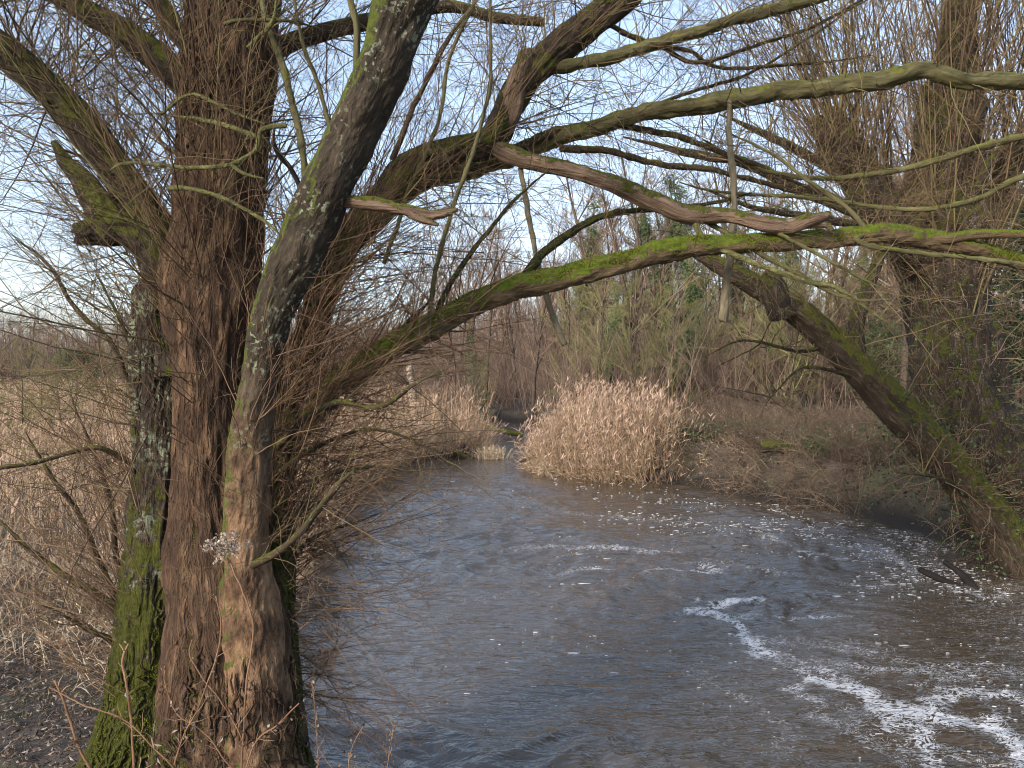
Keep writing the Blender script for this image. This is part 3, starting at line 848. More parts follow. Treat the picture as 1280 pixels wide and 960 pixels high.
# medium branches: (pixel points with depth), width start/end, material
MED = [
    ([(655, 348, 4.65), (680, 316, 4.8), (712, 292, 4.9), (755, 271, 5), (805, 262, 5.1), (870, 258, 5.2), (940, 240, 5.3)], 13, 4, 'ridge'),
    ([(543, 405, 4.5), (552, 375, 4.5), (575, 335, 4.55), (605, 295, 4.6), (640, 252, 4.65), (690, 212, 4.7)], 8, 3, 'ridge'),
    ([(480, 440, 4.5), (515, 400, 4.5), (540, 372, 4.45)], 8, 4, 'ridge'),
    ([(700, 185, 5.2), (760, 190, 5.25), (830, 206, 5.3), (900, 214, 5.3), (980, 236, 5.4), (1050, 262, 5.5), (1110, 300, 5.6)], 9, 4, 'limb'),
    ([(640, 186, 5.1), (720, 160, 5.2), (790, 158, 5.3), (880, 182, 5.4), (960, 214, 5.5), (1040, 248, 5.6)], 11, 4, 'limb'),
    ([(1330, 160, 5.2), (1260, 175, 5.3), (1200, 192, 5.35), (1140, 208, 5.4), (1070, 221, 5.4), (1000, 222, 5.4), (930, 205, 5.5), (880, 175, 5.5)], 10, 4, 'olive'),
    ([(1340, 200, 5.0), (1270, 225, 5.1), (1220, 250, 5.2), (1160, 262, 5.2), (1090, 258, 5.3), (1000, 246, 5.3), (900, 240, 5.3), (850, 228, 5.3)], 8, 3, 'olive'),
    ([(775, 40, 5.0), (830, 60, 5.1), (870, 78, 5.1), (930, 62, 5.2), (1000, 40, 5.3), (1050, 15, 5.3), (1110, -20, 5.3)], 6, 3, 'limb'),
    ([(760, 30, 5.0), (800, 50, 5.1), (860, 62, 5.2), (900, 85, 5.2), (1000, 80, 5.3), (1085, 70, 5.4)], 6, 3, 'limb'),
    ([(865, 268, 4.8), (880, 300, 4.78), (905, 312, 4.75), (960, 335, 4.7), (1010, 352, 4.7), (1050, 362, 4.7), (1110, 404, 4.7)], 8, 5, 'lichenb'),
    ([(870, 268, 4.9), (905, 290, 4.85), (960, 322, 4.8), (1010, 350, 4.75), (1060, 372, 4.7), (1115, 374, 4.7)], 6, 4, 'olive'),
    ([(920, 275, 5.0), (990, 300, 4.7), (1060, 340, 4.6), (1100, 360, 4.6)], 5, 3, 'olive'),
    ([(1090, 292, 4.9), (1070, 300, 4.8), (1110, 312, 4.8), (1180, 318, 4.8), (1250, 326, 4.8), (1330, 342, 4.8)], 7, 5, 'olive'),
    ([(1085, 290, 4.85), (1060, 260, 4.9), (1010, 225, 5.0), (960, 190, 5.1), (900, 160, 5.2)], 6, 3, 'olive'),
    ([(780, 150, 5.2), (850, 120, 5.3), (930, 95, 5.4), (990, 60, 5.5), (1050, 20, 5.6), (1100, -10, 5.7)], 5, 2, 'limb'),
    # young shoots and bent branches round the trunk
    ([(383, 235, 4.0), (375, 170, 4.0), (362, 110, 4.05), (345, 60, 4.1), (330, 10, 4.1), (318, -60, 4.1)], 9, 7, 'olive'),
    ([(376, 248, 4.0), (365, 215, 4.0), (345, 185, 3.95), (341, 160, 3.95)], 6, 5, 'wet'),
    ([(420, 190, 4.1), (400, 110, 4.1), (378, 50, 4.15), (362, -30, 4.2)], 6, 4, 'olive'),
    ([(446, 92, 3.62), (448, 40, 3.6), (442, 10, 3.6), (430, -40, 3.6)], 8, 8, 'olive'),
    ([(480, 330, 4.6), (510, 240, 4.6), (548, 150, 4.65), (560, 80, 4.7), (590, 10, 4.7), (600, -30, 4.7)], 5, 4, 'olive'),
    ([(535, 420, 4.4), (545, 340, 4.35), (570, 250, 4.35), (600, 160, 4.35), (612, 90, 4.35), (612, -30, 4.35)], 6, 4, 'olive'),
    ([(490, 200, 4.5), (520, 130, 4.5), (560, 50, 4.5), (610, -20, 4.5)], 7, 5, 'limb'),
    ([(310, 60, 4.0), (340, 30, 3.95), (348, -10, 3.9)], 5, 5, 'lichenb'),
    ([(280, 30, 4.0), (310, 26, 4.0), (360, 27, 4.0), (400, 35, 4.1)], 5, 3, 'olive'),
    ([(358, 157, 3.85), (340, 158, 3.85), (326, 164, 3.85), (323, 185, 3.85), (308, 198, 3.85), (288, 207, 3.85), (250, 211, 3.85), (200, 208, 3.85), (155, 205, 3.85), (138, 213, 3.85)], 6, 4, 'lichenb'),
    ([(290, 207, 3.85), (305, 218, 3.85), (330, 223, 3.85)], 5, 3, 'lichenb'),
    ([(323, 172, 3.87), (290, 160, 3.88), (250, 150, 3.9), (210, 143, 3.9)], 6, 4, 'lichenb'),
    ([(200, 143, 4.0), (240, 118, 4.0), (290, 140, 4.0), (330, 155, 4.0)], 4, 3, 'lichenb'),
    ([(210, 235, 3.95), (250, 238, 3.9), (290, 252, 3.9), (330, 275, 3.9), (355, 298, 3.9)], 6, 3, 'lichenb'),
    # low branches over the water
    ([(312, 708, 3.9), (340, 694, 3.85), (368, 672, 3.8), (395, 640, 3.8), (420, 608, 3.75), (437, 591, 3.75)], 10, 7, 'limb'),
    ([(345, 560, 4.2), (372, 532, 4.15), (400, 512, 4.1), (425, 503, 4.1), (455, 510, 4.05), (485, 503, 4.0), (515, 480, 4.0), (548, 462, 4.0)], 9, 4, 'limb'),
    ([(350, 590, 4.3), (390, 560, 4.3), (430, 543, 4.3), (470, 536, 4.3), (520, 552, 4.3), (580, 590, 4.3)], 6, 2, 'limb'),
    ([(345, 700, 4.2), (375, 640, 4.2), (400, 600, 4.25), (460, 585, 4.3), (520, 588, 4.35)], 8, 2, 'limb'),
    ([(352, 720, 4.3), (372, 690, 4.35), (400, 668, 4.4), (440, 655, 4.45), (480, 640, 4.5)], 7, 2, 'limb'),
    # low branches on the left
    ([(190, 600, 4.5), (160, 578, 4.5), (125, 560, 4.4), (95, 563, 4.35), (60, 574, 4.3), (0, 585, 4.2), (-60, 590, 4.2)], 8, 4, 'limb'),
    ([(185, 495, 4.5), (160, 475, 4.5), (140, 430, 4.5), (100, 390, 4.5), (60, 330, 4.5), (20, 300, 4.5)], 8, 3, 'limb'),
    ([(172, 462, 4.45), (150, 400, 4.4), (118, 335, 4.4)], 5, 3, 'ridge'),
    ([(168, 790, 4.6), (150, 765, 4.6), (125, 745, 4.6), (85, 722, 4.55), (40, 690, 4.5), (0, 650, 4.5)], 12, 5, 'limb'),
    ([(165, 780, 4.65), (140, 735, 4.65), (118, 690, 4.65), (98, 640, 4.65), (60, 590, 4.6), (30, 540, 4.6)], 10, 3, 'limb'),
    ([(168, 770, 4.7), (145, 700, 4.7), (140, 640, 4.7), (120, 570, 4.7), (90, 500, 4.7)], 8, 3, 'limb'),
    ([(160, 800, 4.5), (120, 790, 4.4), (80, 770, 4.3), (30, 745, 4.2)], 7, 2, 'limb'),
]
for k, (ct, w0, w1_, mt) in enumerate(MED):
    nn_ = len(ct)
    part(willow, WPOS, 'branch', px_ctrl([(x, y, d_, (w0 + (w1_ - w0) * i / (nn_ - 1)) * (0.35 if i == nn_ - 1 else 1)) for i, (x, y, d_) in enumerate(ct)]), M[mt], 'M%d' % k, nside=10, step=0.022, lump=0.24, lumpf=22, bark=0.0015, barkf=60, stretch=2, wob=0.014, wobf=4)


strips(willow, WPOS, 'C', 200, 0.02, 0.22, (0.003, 0.009), 0.05, M['brown'], (0.2, -1, 0), 0.95)
strips(willow, WPOS, 'A', 700, 0.02, 0.98, (0.004, 0.011), 0.10, M['old'], (-0.2, -1, 0))
strips(willow, WPOS, 'B', 200, 0.02, 0.24, (0.004, 0.010), 0.05, M['brown'], (0, -1, 0), 0.92)
strips(willow, WPOS, 'B', 300, 0.58, 0.98, (0.003, 0.007), 0.06, M['brown'], (-0.3, -1, 0), 0.93)
strips(willow, WPOS, 'D', 700, 0.02, 0.45, (0.004, 0.010), 0.06, M['ridge'], (0, -0.8, 0))
strips(willow, WPOS, 'L1', 350, 0.02, 0.98, (0.003, 0.008), 0.10, M['ridge'], (0, -0.8, 0))
for k_ in ('S222', 'S302', 'S276'):
    strips(willow, WPOS, k_, 150, 0.05, 0.9, (0.003, 0.009), 0.2, M['brown'], (0, -1, 0))


def on_limb(key, cnt, t0=0.0, t1=1.0, rng=R, surf=0.8):
    p, r, t = LIMBS[key]
    i = rng.integers(int(t0 * (len(p) - 1)), max(int(t1 * (len(p) - 1)), 1), cnt)
    T = t[i]
    side = norm(np.cross(T, rng.standard_normal((cnt, 3))))
    return p[i] + side * (r[i] * surf)[:, None], T, side


def shoots(bag, key, cnt, t0, t1, bias, spread, ln, r0, K=9, wander=0.09, bend=(0, 0, 0), lv2=5, lv3=4, ratio=0.45, along=0.2, out=0.7, a2=0.6, sides=4, rng=R):
    S, T, side = on_limb(key, cnt, t0, t1, rng)
    D = side * out + T * along + np.asarray(bias, float) + rng.standard_normal((cnt, 3)) * spread
    L = rng.uniform(ln[0], ln[1], cnt)
    A = walk(S, D, L, K, wander, bend, rng)
    ra = taper(rng.uniform(r0[0], r0[1], cnt) * (0.6 + 0.4 * L / ln[1]), K, 0.3)
    bag.tubes(A, ra, sides)
    if lv2:
        B_, rb = kids(A, ra, lv2, 0.15, 0.97, a2, ratio, 6, wander * 1.4, bend, 0.62, 0.05, rng)
        bag.tubes(B_, rb, 3)
        if lv3:
            C_, rc = kids(B_, rb, lv3, 0.2, 0.97, a2, 0.5, 4, wander * 1.6, bend, 0.65, 0.03, rng)
            rc = np.maximum(rc, 0.0010)
            bag.tubes(C_, rc, 3)


bag = Bag()
mm_ = 0.00135
# upright and outward water shoots on the trunks and limbs
shoots(bag, 'B', 230, 0.45, 0.95, (0, 0.1, 0.5), 0.35, (0.5, 1.8), (2.5 * mm_, 5 * mm_))
shoots(bag, 'B', 80, 0.35, 0.8, (-0.2, -0.7, 0.5), 0.35, (0.3, 1.0), (2 * mm_, 3.2 * mm_), lv2=3, lv3=2)
shoots(bag, 'L1', 200, 0.25, 1, (-0.2, 0.2, 0.5), 0.45, (0.4, 1.6), (2.5 * mm_, 4.5 * mm_))
shoots(bag, 'L2', 130, 0.1, 1, (-0.1, 0.2, 0.4), 0.45, (0.4, 1.4), (2.5 * mm_, 4.5 * mm_))
shoots(bag, 'L3', 60, 0.1, 1, (-0.1, 0.2, 0.2), 0.5, (0.4, 1.4), (2.5 * mm_, 4 * mm_))
shoots(bag, 'L4', 110, 0.2, 1, (0, 0.3, 0.2), 0.5, (0.4, 1.3), (2 * mm_, 4 * mm_))
shoots(bag, 'D', 260, 0.45, 1, (0.1, 0.3, 0.3), 0.45, (0.4, 1.6), (2 * mm_, 4.5 * mm_))
shoots(bag, 'H', 170, 0.1, 1, (0.2, 0.2, 0.1), 0.5, (0.3, 1.2), (1.8 * mm_, 3.5 * mm_))
shoots(bag, 'I', 120, 0.1, 1, (0.2, 0.2, 0.1), 0.5, (0.3, 1.1), (1.8 * mm_, 3.5 * mm_))
shoots(bag, 'E', 60, 0.25, 1, (0, 0.2, 0.6), 0.4, (0.15, 0.8), (1.5 * mm_, 3 * mm_), lv2=3, lv3=3)
# left fan of long straight shoots in front of the pale sky
shoots(bag, 'A', 75, 0.55, 1.0, (-1.0, 0.3, 0.6), 0.65, (0.7, 2.2), (1.8 * mm_, 4.2 * mm_), wander=0.09, out=0.4, lv2=6, lv3=4, ratio=0.35)
shoots(bag, 'L1', 55, 0.0, 0.4, (-0.9, 0.3, 0.3), 0.65, (0.6, 2.0), (1.6 * mm_, 3.6 * mm_), wander=0.09, out=0.3)
for k in range(len(MED)):
    ln_ = LIMBS['M%d' % k][0]
    Lk_ = np.linalg.norm(np.diff(ln_, axis=0), axis=1).sum()
    low = k >= 29
    shoots(bag, 'M%d' % k, int(Lk_ * (26 if low else 16)), 0.15, 1, (0, 0, 0.15 if not low else 0.05), 0.4, (0.2, 0.75), (1.3 * mm_, 2.4 * mm_), K=7, lv2=4, lv3=3, along=0.6, wander=0.13, bend=(0, 0, -0.1) if low else (0, 0, 0))
bag.build('twigs', M['twig'], willow).location = -Vector(WPOS)
bag = Bag()
# dense red-brown thicket of shoots behind and right of the trunk
shoots(bag, 'D', 420, 0.20, 0.52, (0.35, 0.0, 0.55), 0.35, (0.3, 1.25), (1.8 * mm_, 4 * mm_), wander=0.07, lv2=4, lv3=3, out=0.5)
shoots(bag, 'E', 260, 0.0, 0.26, (0.25, 0.0, 0.4), 0.4, (0.3, 1.1), (1.5 * mm_, 3.5 * mm_), wander=0.08, lv2=4, lv3=2)
shoots(bag, 'B', 170, 0.42, 0.75, (-0.1, -0.5, 0.9), 0.25, (0.4, 1.3), (1.6 * mm_, 3.2 * mm_), wander=0.06, lv2=2, lv3=2, out=0.5)
shoots(bag, 'C', 60, 0.3, 0.62, (0.5, 0.3, 0.5), 0.3, (0.3, 0.9), (1.6 * mm_, 3 * mm_), lv2=4, lv3=3)
# drooping sprays over the water and low left bush
shoots(bag, 'D', 120, 0.10, 0.34, (1.1, -0.1, -0.05), 0.4, (0.4, 1.15), (1.6 * mm_, 3.2 * mm_), wander=0.14, bend=(0, 0, -0.35), lv2=6, lv3=4, out=0.2)
shoots(bag, 'A', 80, 0.25, 0.62, (-1.2, 0.2, 0.9), 0.4, (0.5, 1.7), (2 * mm_, 4.2 * mm_), wander=0.09, lv2=7, lv3=4, out=0.2)
bag.build('twigs', M['twigred'], willow).location = -Vector(WPOS)


# moss cushions: short fuzzy spikes on the weather sides, so that the outline is soft
def fuzz(key, cnt, t0, t1, dirv, thr, ln, seed):
    p, r, t = LIMBS[key]
    i = R.integers(int(t0 * (len(p) - 1)), int(t1 * (len(p) - 1)), cnt)
    side = norm(np.cross(t[i], R.standard_normal((cnt, 3))))
    dv = norm(np.array([dirv], float))[0]
    S = p[i] + side * (r[i] * 1.0)[:, None]
    ok = (side @ dv) * 0.75 + 1.3 * vn(S * 7 + seed) > thr
    S, side = S[ok], side[ok]
    D = side + 0.5 * R.standard_normal(S.shape)
    L = R.uniform(ln * 0.5, ln * 1.5, len(S))
    A = walk(S - side * 0.004, D, L, 3, 0.3)
    return A, taper(np.full(len(S), 0.0022), 3, 0.3)


bag = Bag()
for a_ in (('E', 60000, 0.12, 1, (0, -0.25, 1), 0.30, 0.012, 2), ('A', 42000, 0.05, 0.6, (-0.4, -0.9, 0.2), 0.45, 0.013, 4), ('C', 7000, 0.5, 1, (-1, 0.1, 0.4), 0.75, 0.013, 5),
           ('B', 12000, 0.05, 0.30, (-0.5, -0.8, 0.2), 0.75, 0.014, 7), ('D', 6000, 0.45, 0.8, (0, 0, 1), 0.7, 0.012, 8), ('E2', 1500, 0, 1, (0, 0, 1), 0.3, 0.010, 9)):
    bag.tubes(*fuzz(*a_), 3)
o = bag.build('moss', M['moss'], willow)
o.location = -Vector(WPOS)
tag(o, kind='stuff')

# ------------------------------------------------------------------ the right-hand willow
W2 = WP(1262, 700)
W2 = np.array([7.4, 11.2, 0.0])
w2 = thing('willow_tree', 'shaggy pollarded willow on the right bank with one trunk leaning out over the water', 'tree', W2)
part(w2, W2, 'trunk', px_ctrl([(1345, 790, 10.7, 80), (1300, 735, 10.8, 60), (1262, 675, 10.85, 50), (1222, 622, 10.8, 47), (1170, 560, 10.7, 44), (1120, 510, 10.6, 41), (1070, 458, 10.5, 37), (1020, 410, 10.4, 33), (970, 372, 10.3, 29),
     (920, 343, 10.2, 23), (882, 322, 10.2, 16), (855, 306, 10.1, 9)]), M['rlean'], 'R1', nside=48, step=0.05, lump=0.12, lumpf=1.6, bark=0.02, barkf=12)['label'] = 'mossy trunk leaning to the left'
part(w2, W2, 'trunk', px_ctrl([(1330, 740, 11.7, 150), (1270, 640, 11.7, 125), (1225, 560, 11.6, 112), (1198, 480, 11.6, 105), (1188, 400, 11.6, 98), (1180, 330, 11.6, 100), (1180, 250, 11.6, 88), (1184, 180, 11.6, 78), (1190, 120, 11.6, 66),
     (1196, 60, 11.6, 46), (1205, -30, 11.6, 30), (1220, -160, 11.6, 18)]), M['rtree'], 'R2', nside=60, step=0.05, lump=0.14, lumpf=1.6, bark=0.03, barkf=10)
part(w2, W2, 'limb', px_ctrl([(1180, 350, 11.55, 62), (1125, 292, 11.4, 58), (1086, 240, 11.3, 54), (1056, 190, 11.2, 50), (1035, 150, 11.2, 42)]), M['rtree'], 'R3', nside=40, step=0.05, lump=0.2, lumpf=3, bark=0.03, barkf=10, blunt=True)
part(w2, W2, 'limb', px_ctrl([(1190, 340, 11.6, 50), (1225, 290, 11.7, 40), (1252, 235, 11.8, 30), (1270, 190, 11.8, 26), (1310, 120, 11.9, 20), (1340, 0, 12, 14)]), M['rtree'], 'R4', nside=32, step=0.05, lump=0.2, bark=0.02, barkf=12)
part(w2, W2, 'limb', px_ctrl([(1068, 462, 10.5, 26), (1070, 410, 10.5, 20), (1084, 360, 10.5, 15), (1100, 320, 10.6, 12), (1125, 260, 10.7, 8)]), M['rtree'], 'R5', nside=20, step=0.05, lump=0.15, bark=0.01, barkf=14)
part(w2, W2, 'broken_stub', px_ctrl([(978, 392, 10.3, 34), (968, 368, 10.2, 30), (964, 345, 10.2, 22)]), M['rtree'], None, nside=24, step=0.03, lump=0.2, lumpf=5, bark=0.02, blunt=True)
for k, (ct, w0, w1_) in enumerate([
        ([(1110, 285, 11.3), (1050, 255, 11.0), (990, 232, 10.8), (930, 205, 10.6), (860, 190, 10.5), (780, 172, 10.4)], 20, 7),
        ([(1090, 250, 11.2), (1030, 205, 11.1), (960, 170, 11.0), (900, 145, 11.0)], 16, 6),
        ([(1160, 330, 11.4), (1080, 285, 11.0), (1010, 270, 10.8), (950, 262, 10.6), (880, 235, 10.4)], 14, 5),
        ([(1190, 300, 11.3), (1220, 240, 11.0), (1250, 190, 10.9), (1320, 150, 10.8)], 14, 7),
        ([(1210, 620, 10.6), (1180, 600, 10.4), (1120, 590, 10.3)], 8, 3),
        ([(1100, 490, 10.5), (1060, 470, 10.4), (1000, 462, 10.3), (960, 500, 10.2)], 7, 2),
        ([(1040, 430, 10.4), (1000, 440, 10.4), (930, 425, 10.4), (880, 445, 10.4)], 6, 2)]):
    part(w2, W2, 'branch', px_ctrl([(x, y, d_, (w0 + (w1_ - w0) * i / (len(ct) - 1)) * (0.3 if i == len(ct) - 1 else 1)) for i, (x, y, d_) in enumerate(ct)]), M['rtree'], 'N%d' % k, nside=10, step=0.06, lump=0.15, lumpf=4, wob=0.04, wobf=1.2)
bag = Bag()
# upright pollard rods
shoots(bag, 'R2', 180, 0.35, 1.0, (0, 0, 1.5), 0.30, (1.5, 4.5), (8 * mm_, 16 * mm_), wander=0.05, lv2=7, lv3=5, out=0.5, ratio=0.3)
shoots(bag, 'R3', 90, 0.5, 1.0, (-0.25, 0, 1.5), 0.25, (1.5, 4.5), (8 * mm_, 18 * mm_), wander=0.05, lv2=8, lv3=5, out=0.4, ratio=0.3)
shoots(bag, 'R4', 110, 0.2, 1.0, (0.1, 0, 1.4), 0.3, (1.5, 4.0), (7 * mm_, 14 * mm_), wander=0.05, lv2=7, lv3=5, out=0.5, ratio=0.3)
for k in range(7):
    shoots(bag, 'N%d' % k, 60 if k < 4 else 26, 0.1, 1, (0, 0, 0.5), 0.45, (0.5, 2.2) if k < 4 else (0.3, 1.0), (4 * mm_, 9 * mm_), lv2=5, lv3=4)
shoots(bag, 'R1', 120, 0.25, 1.0, (-0.1, 0, 0.4), 0.45, (0.3, 1.3), (3.5 * mm_, 7 * mm_), lv2=5, lv3=4)
shoots(bag, 'R5', 50, 0.1, 1.0, (0, 0, 0.6), 0.45, (0.5, 1.8), (4 * mm_, 8 * mm_), lv2=5, lv3=4)
bag.build('twigs', M['twig'], w2).location = -Vector(W2)
bag = Bag()
# shaggy hanging shoots matted round the trunks
shoots(bag, 'R2', 650, 0.02, 0.8, (-0.1, -0.6, 0.2), 0.55, (0.3, 1.25), (3.2 * mm_, 7 * mm_), wander=0.16, lv2=4, lv3=3, bend=(0, 0, -0.3), out=0.8)
shoots(bag, 'R3', 420, 0.0, 1.0, (0, -0.5, 0.3), 0.5, (0.25, 0.9), (2.6 * mm_, 5 * mm_), wander=0.15, lv2=3, lv3=3, out=0.8)
shoots(bag, 'R4', 260, 0.0, 1.0, (0, -0.5, 0.3), 0.5, (0.3, 1.0), (2.6 * mm_, 5 * mm_), wander=0.15, lv2=3, lv3=3, out=0.8)
shoots(bag, 'R1', 200, 0.08, 0.5, (0.2, -0.4, 0.1), 0.5, (0.2, 0.8), (2.6 * mm_, 5 * mm_), wander=0.2, lv2=4, lv3=2, bend=(0, 0, -0.2), out=0.8)
bag.build('twigs', M['shag'], w2).location = -Vector(W2)
bag = Bag()
bag.tubes(*fuzz('R1', 9000, 0.25, 1, (-0.2, -0.2, 1), 0.6, 0.03, 3), 3)
tag(bag.build('moss', M['moss'], w2), kind='stuff').location = -Vector(W2)
S, T, side = on_limb('R1', 1600, 0.05, 0.55, surf=1.2)
S2, T2, s2 = on_limb('R2', 1500, 0.05, 0.45, surf=1.1)
S = np.vstack([S + R.normal(0, 0.14, S.shape), S2 + s2 * 0.3 + R.normal(0, 0.15, S2.shape)])
V, Q = leaves(S, 0.05)
tag(mk('ivy', V - W2, Q, M['ivy'], w2, smooth=False), kind='stuff')


# ------------------------------------------------------------------ trees of the wood behind
def tree_proto(seed, H, r0, nb, spread, mt, mb, ivy=0, b0=0.25, up=0.5, lean=0.0, ivy_top=0.8, dense=1.0, ivyr=0.45, ivys=0.10):
    """returns [(part name, V, Q, material, bc or None, kind)] of one tree standing at the origin"""
    rng = np.random.default_rng(seed)
    K = 14
    A = walk(np.zeros((1, 3)) - [0, 0, 0.3], np.array([[lean, 0, 1.0]]), np.array([H + 0.3]), K, 0.045, (0, 0, 0.25), rng)
    ra = r0 * (1 - 0.9 * (np.arange(K) / (K - 1))[None] ** 0.9)
    c_ = np.c_[A[0], ra[0]]
    V, Q, bc, _ = sweep(c_, nside=10, step=0.4, lump=0.08, lumpf=0.6, seed=seed)
    parts = [('trunk', V, Q, mb, bc, None)]
    bg_ = Bag()
    B_, rb = kids(A, ra, nb, b0, 0.98, spread, 0.42, 8, 0.10, (0, 0, up), 0.5, 0.5, rng)
    bg_.tubes(B_, rb, 4)
    C_, rc = kids(B_, rb, int(6 * dense), 0.15, 0.97, 0.6, 0.45, 6, 0.13, (0, 0, up * 0.6), 0.5, 0.3, rng)
    rc = np.maximum(rc, 0.007)
    bg_.tubes(C_, rc, 3)
    D_, rd = kids(C_, rc, int(5 * dense), 0.1, 0.97, 0.6, 0.5, 5, 0.15, (0, 0, up * 0.4), 0.5, 0.2, rng)
    rd = np.maximum(rd, 0.0045)
    bg_.tubes(D_, rd, 3)
    E_, re_ = kids(D_, rd, 3, 0.15, 0.97, 0.55, 0.55, 3, 0.15, (0, 0, 0.1), 0.6, 0.12, rng)
    bg_.tubes(E_, np.maximum(re_, 0.0035), 3)
    parts.append(('branches', np.vstack(bg_.V), np.vstack(bg_.Q), mt, None, 'stuff'))
    if ivy:
        t = rng.beta(1.2, 1.6, ivy) * ivy_top * (K - 1)
        i = np.minimum(t.astype(int), K - 2)
        f = (t - i)[:, None]
        S = A[0][i] * (1 - f) + A[0][i + 1] * f
        bul = 0.35 + 0.65 * (0.5 + 0.5 * vn(np.c_[np.zeros(ivy), np.zeros(ivy) + seed, S[:, 2] * 0.9]))
        dirs = norm(rng.standard_normal((ivy, 3)) * [1, 1, 0.5])
        rad_ = ivyr * bul * rng.uniform(0.5, 1.1, ivy) * (1 + 0.5 * vn(dirs * 2 + S * 0.5 + seed))
        Cc = S + dirs * rad_[:, None]
        # some ivy out along the boughs
        jb = rng.integers(0, len(B_), ivy // 3)
        tb = rng.uniform(0, 0.55, ivy // 3) * 7
        ib = np.minimum(tb.astype(int), 6)
        Sb = B_[jb, ib] + (B_[jb, ib + 1] - B_[jb, ib]) * (tb - ib)[:, None] + rng.normal(0, 0.14, (ivy // 3, 3))
        V, Q = leaves(np.vstack([Cc, Sb]), ivys, rng)
        parts.append(('ivy', V, Q, M['farivy'], None, 'stuff'))
    return parts


def realise(name, parts, label, cat, loc, rz=0, s=1.0, group=None):
    t = thing(name, label, cat, loc, group)
    t.rotation_euler = (0, 0, rz)
    t.scale = (s, s, s)
    for nm, V, Q, mt, bc, kd in parts:
        o = mk(nm, V, Q, mt, t, smooth=nm != 'ivy', attrs={'bc': ('FLOAT_VECTOR', bc)} if bc is not None else None)
        if kd:
            o['kind'] = kd
    return t


def copy_thing(t, label, loc, rz, s, group=None):
    c_ = t.copy()
    COL.objects.link(c_)
    c_.location = tuple(float(v) for v in loc)
    c_.rotation_euler = (0, 0, rz)
    c_.scale = (s, s, s)
    c_['label'] = label
    if group:
        c_['group'] = group
    for ch in list(t.children):
        d = ch.copy()
        COL.objects.link(d)
        d.parent = c_
    return c_


def at(px, d):
    """ground point under photo column px at distance d"""
    x = (px - 640) / F * d
    return (x, d, float(ground_z(np.array([x]), np.array([d]))[0]) - 0.05)


PROT = {
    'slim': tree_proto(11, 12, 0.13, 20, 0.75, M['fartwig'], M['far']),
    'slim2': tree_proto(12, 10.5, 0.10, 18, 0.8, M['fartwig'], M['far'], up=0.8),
    'warm': tree_proto(13, 11, 0.12, 20, 0.8, M['farsunlit'], M['far']),
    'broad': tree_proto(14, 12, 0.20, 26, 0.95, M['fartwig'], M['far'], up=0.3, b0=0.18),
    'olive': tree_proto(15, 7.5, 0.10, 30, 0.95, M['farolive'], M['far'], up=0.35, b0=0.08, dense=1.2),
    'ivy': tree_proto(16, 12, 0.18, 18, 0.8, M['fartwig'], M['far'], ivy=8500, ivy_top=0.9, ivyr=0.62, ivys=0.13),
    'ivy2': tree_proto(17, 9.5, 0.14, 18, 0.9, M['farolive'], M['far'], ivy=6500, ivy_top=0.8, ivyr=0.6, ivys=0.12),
}
FIRST = {}


def plant(kind, label, px, d, s, group=None, name='bare_tree', cat='tree', rz=None):
    rz = float(R.uniform(0, 6.28)) if rz is None else rz
    if kind not in FIRST:
        FIRST[kind] = realise(name, PROT[kind], label, cat, at(px, d), rz, s, group)
        return FIRST[kind]
    c_ = copy_thing(FIRST[kind], label, at(px, d), rz, s, group)
    c_.name = name
    if not group and 'group' in c_:
        del c_['group']
    return c_


# ivy-clad trees, each where the photo shows it
for px, d, s, kind, lab in [
        (600, 40, 0.62, 'ivy2', 'low ivy-smothered tree left of the river bend beyond the pale reeds'),
        (757, 33, 0.60, 'ivy2', 'short tree wrapped in dark ivy just behind the right-hand reed clump'),
        (806, 40, 0.92, 'ivy', 'tall slim ivy-wrapped trunk under the middle of the mossy limb'),
        (842, 38, 0.88, 'ivy', 'tall tree thick with ivy left of the hanging stick'),
        (724, 46, 0.95, 'ivy', 'slim far ivy-clad trunk above the left half of the reed clump'),
        (780, 50, 1.0, 'ivy', 'far ivy-clad trunk above the right half of the reed clump'),
        (925, 45, 0.95, 'ivy', 'far ivy-grown tree just right of the hanging stick'),
        (860, 31, 0.45, 'ivy2', 'low ivy-hidden bush-like tree behind the right end of the reed clump'),
        (1052, 40, 0.95, 'ivy', 'ivy-grown tree above the middle of the leaning trunk'),
        (883, 37, 0.90, 'ivy', 'broad ivy column close behind the hanging stick'),
        (962, 33, 0.74, 'ivy2', 'ivy-covered tree seen under the leaning trunk beside the broken stub'),
        (1010, 36, 0.80, 'ivy', 'ivy-grown tree between the leaning trunk and the shaggy willow'),
        (1105, 34, 0.80, 'ivy2', 'ivy-green tree just left of the shaggy willow trunk')]:
    plant(kind, lab, px, d, s, name='ivy_clad_tree')
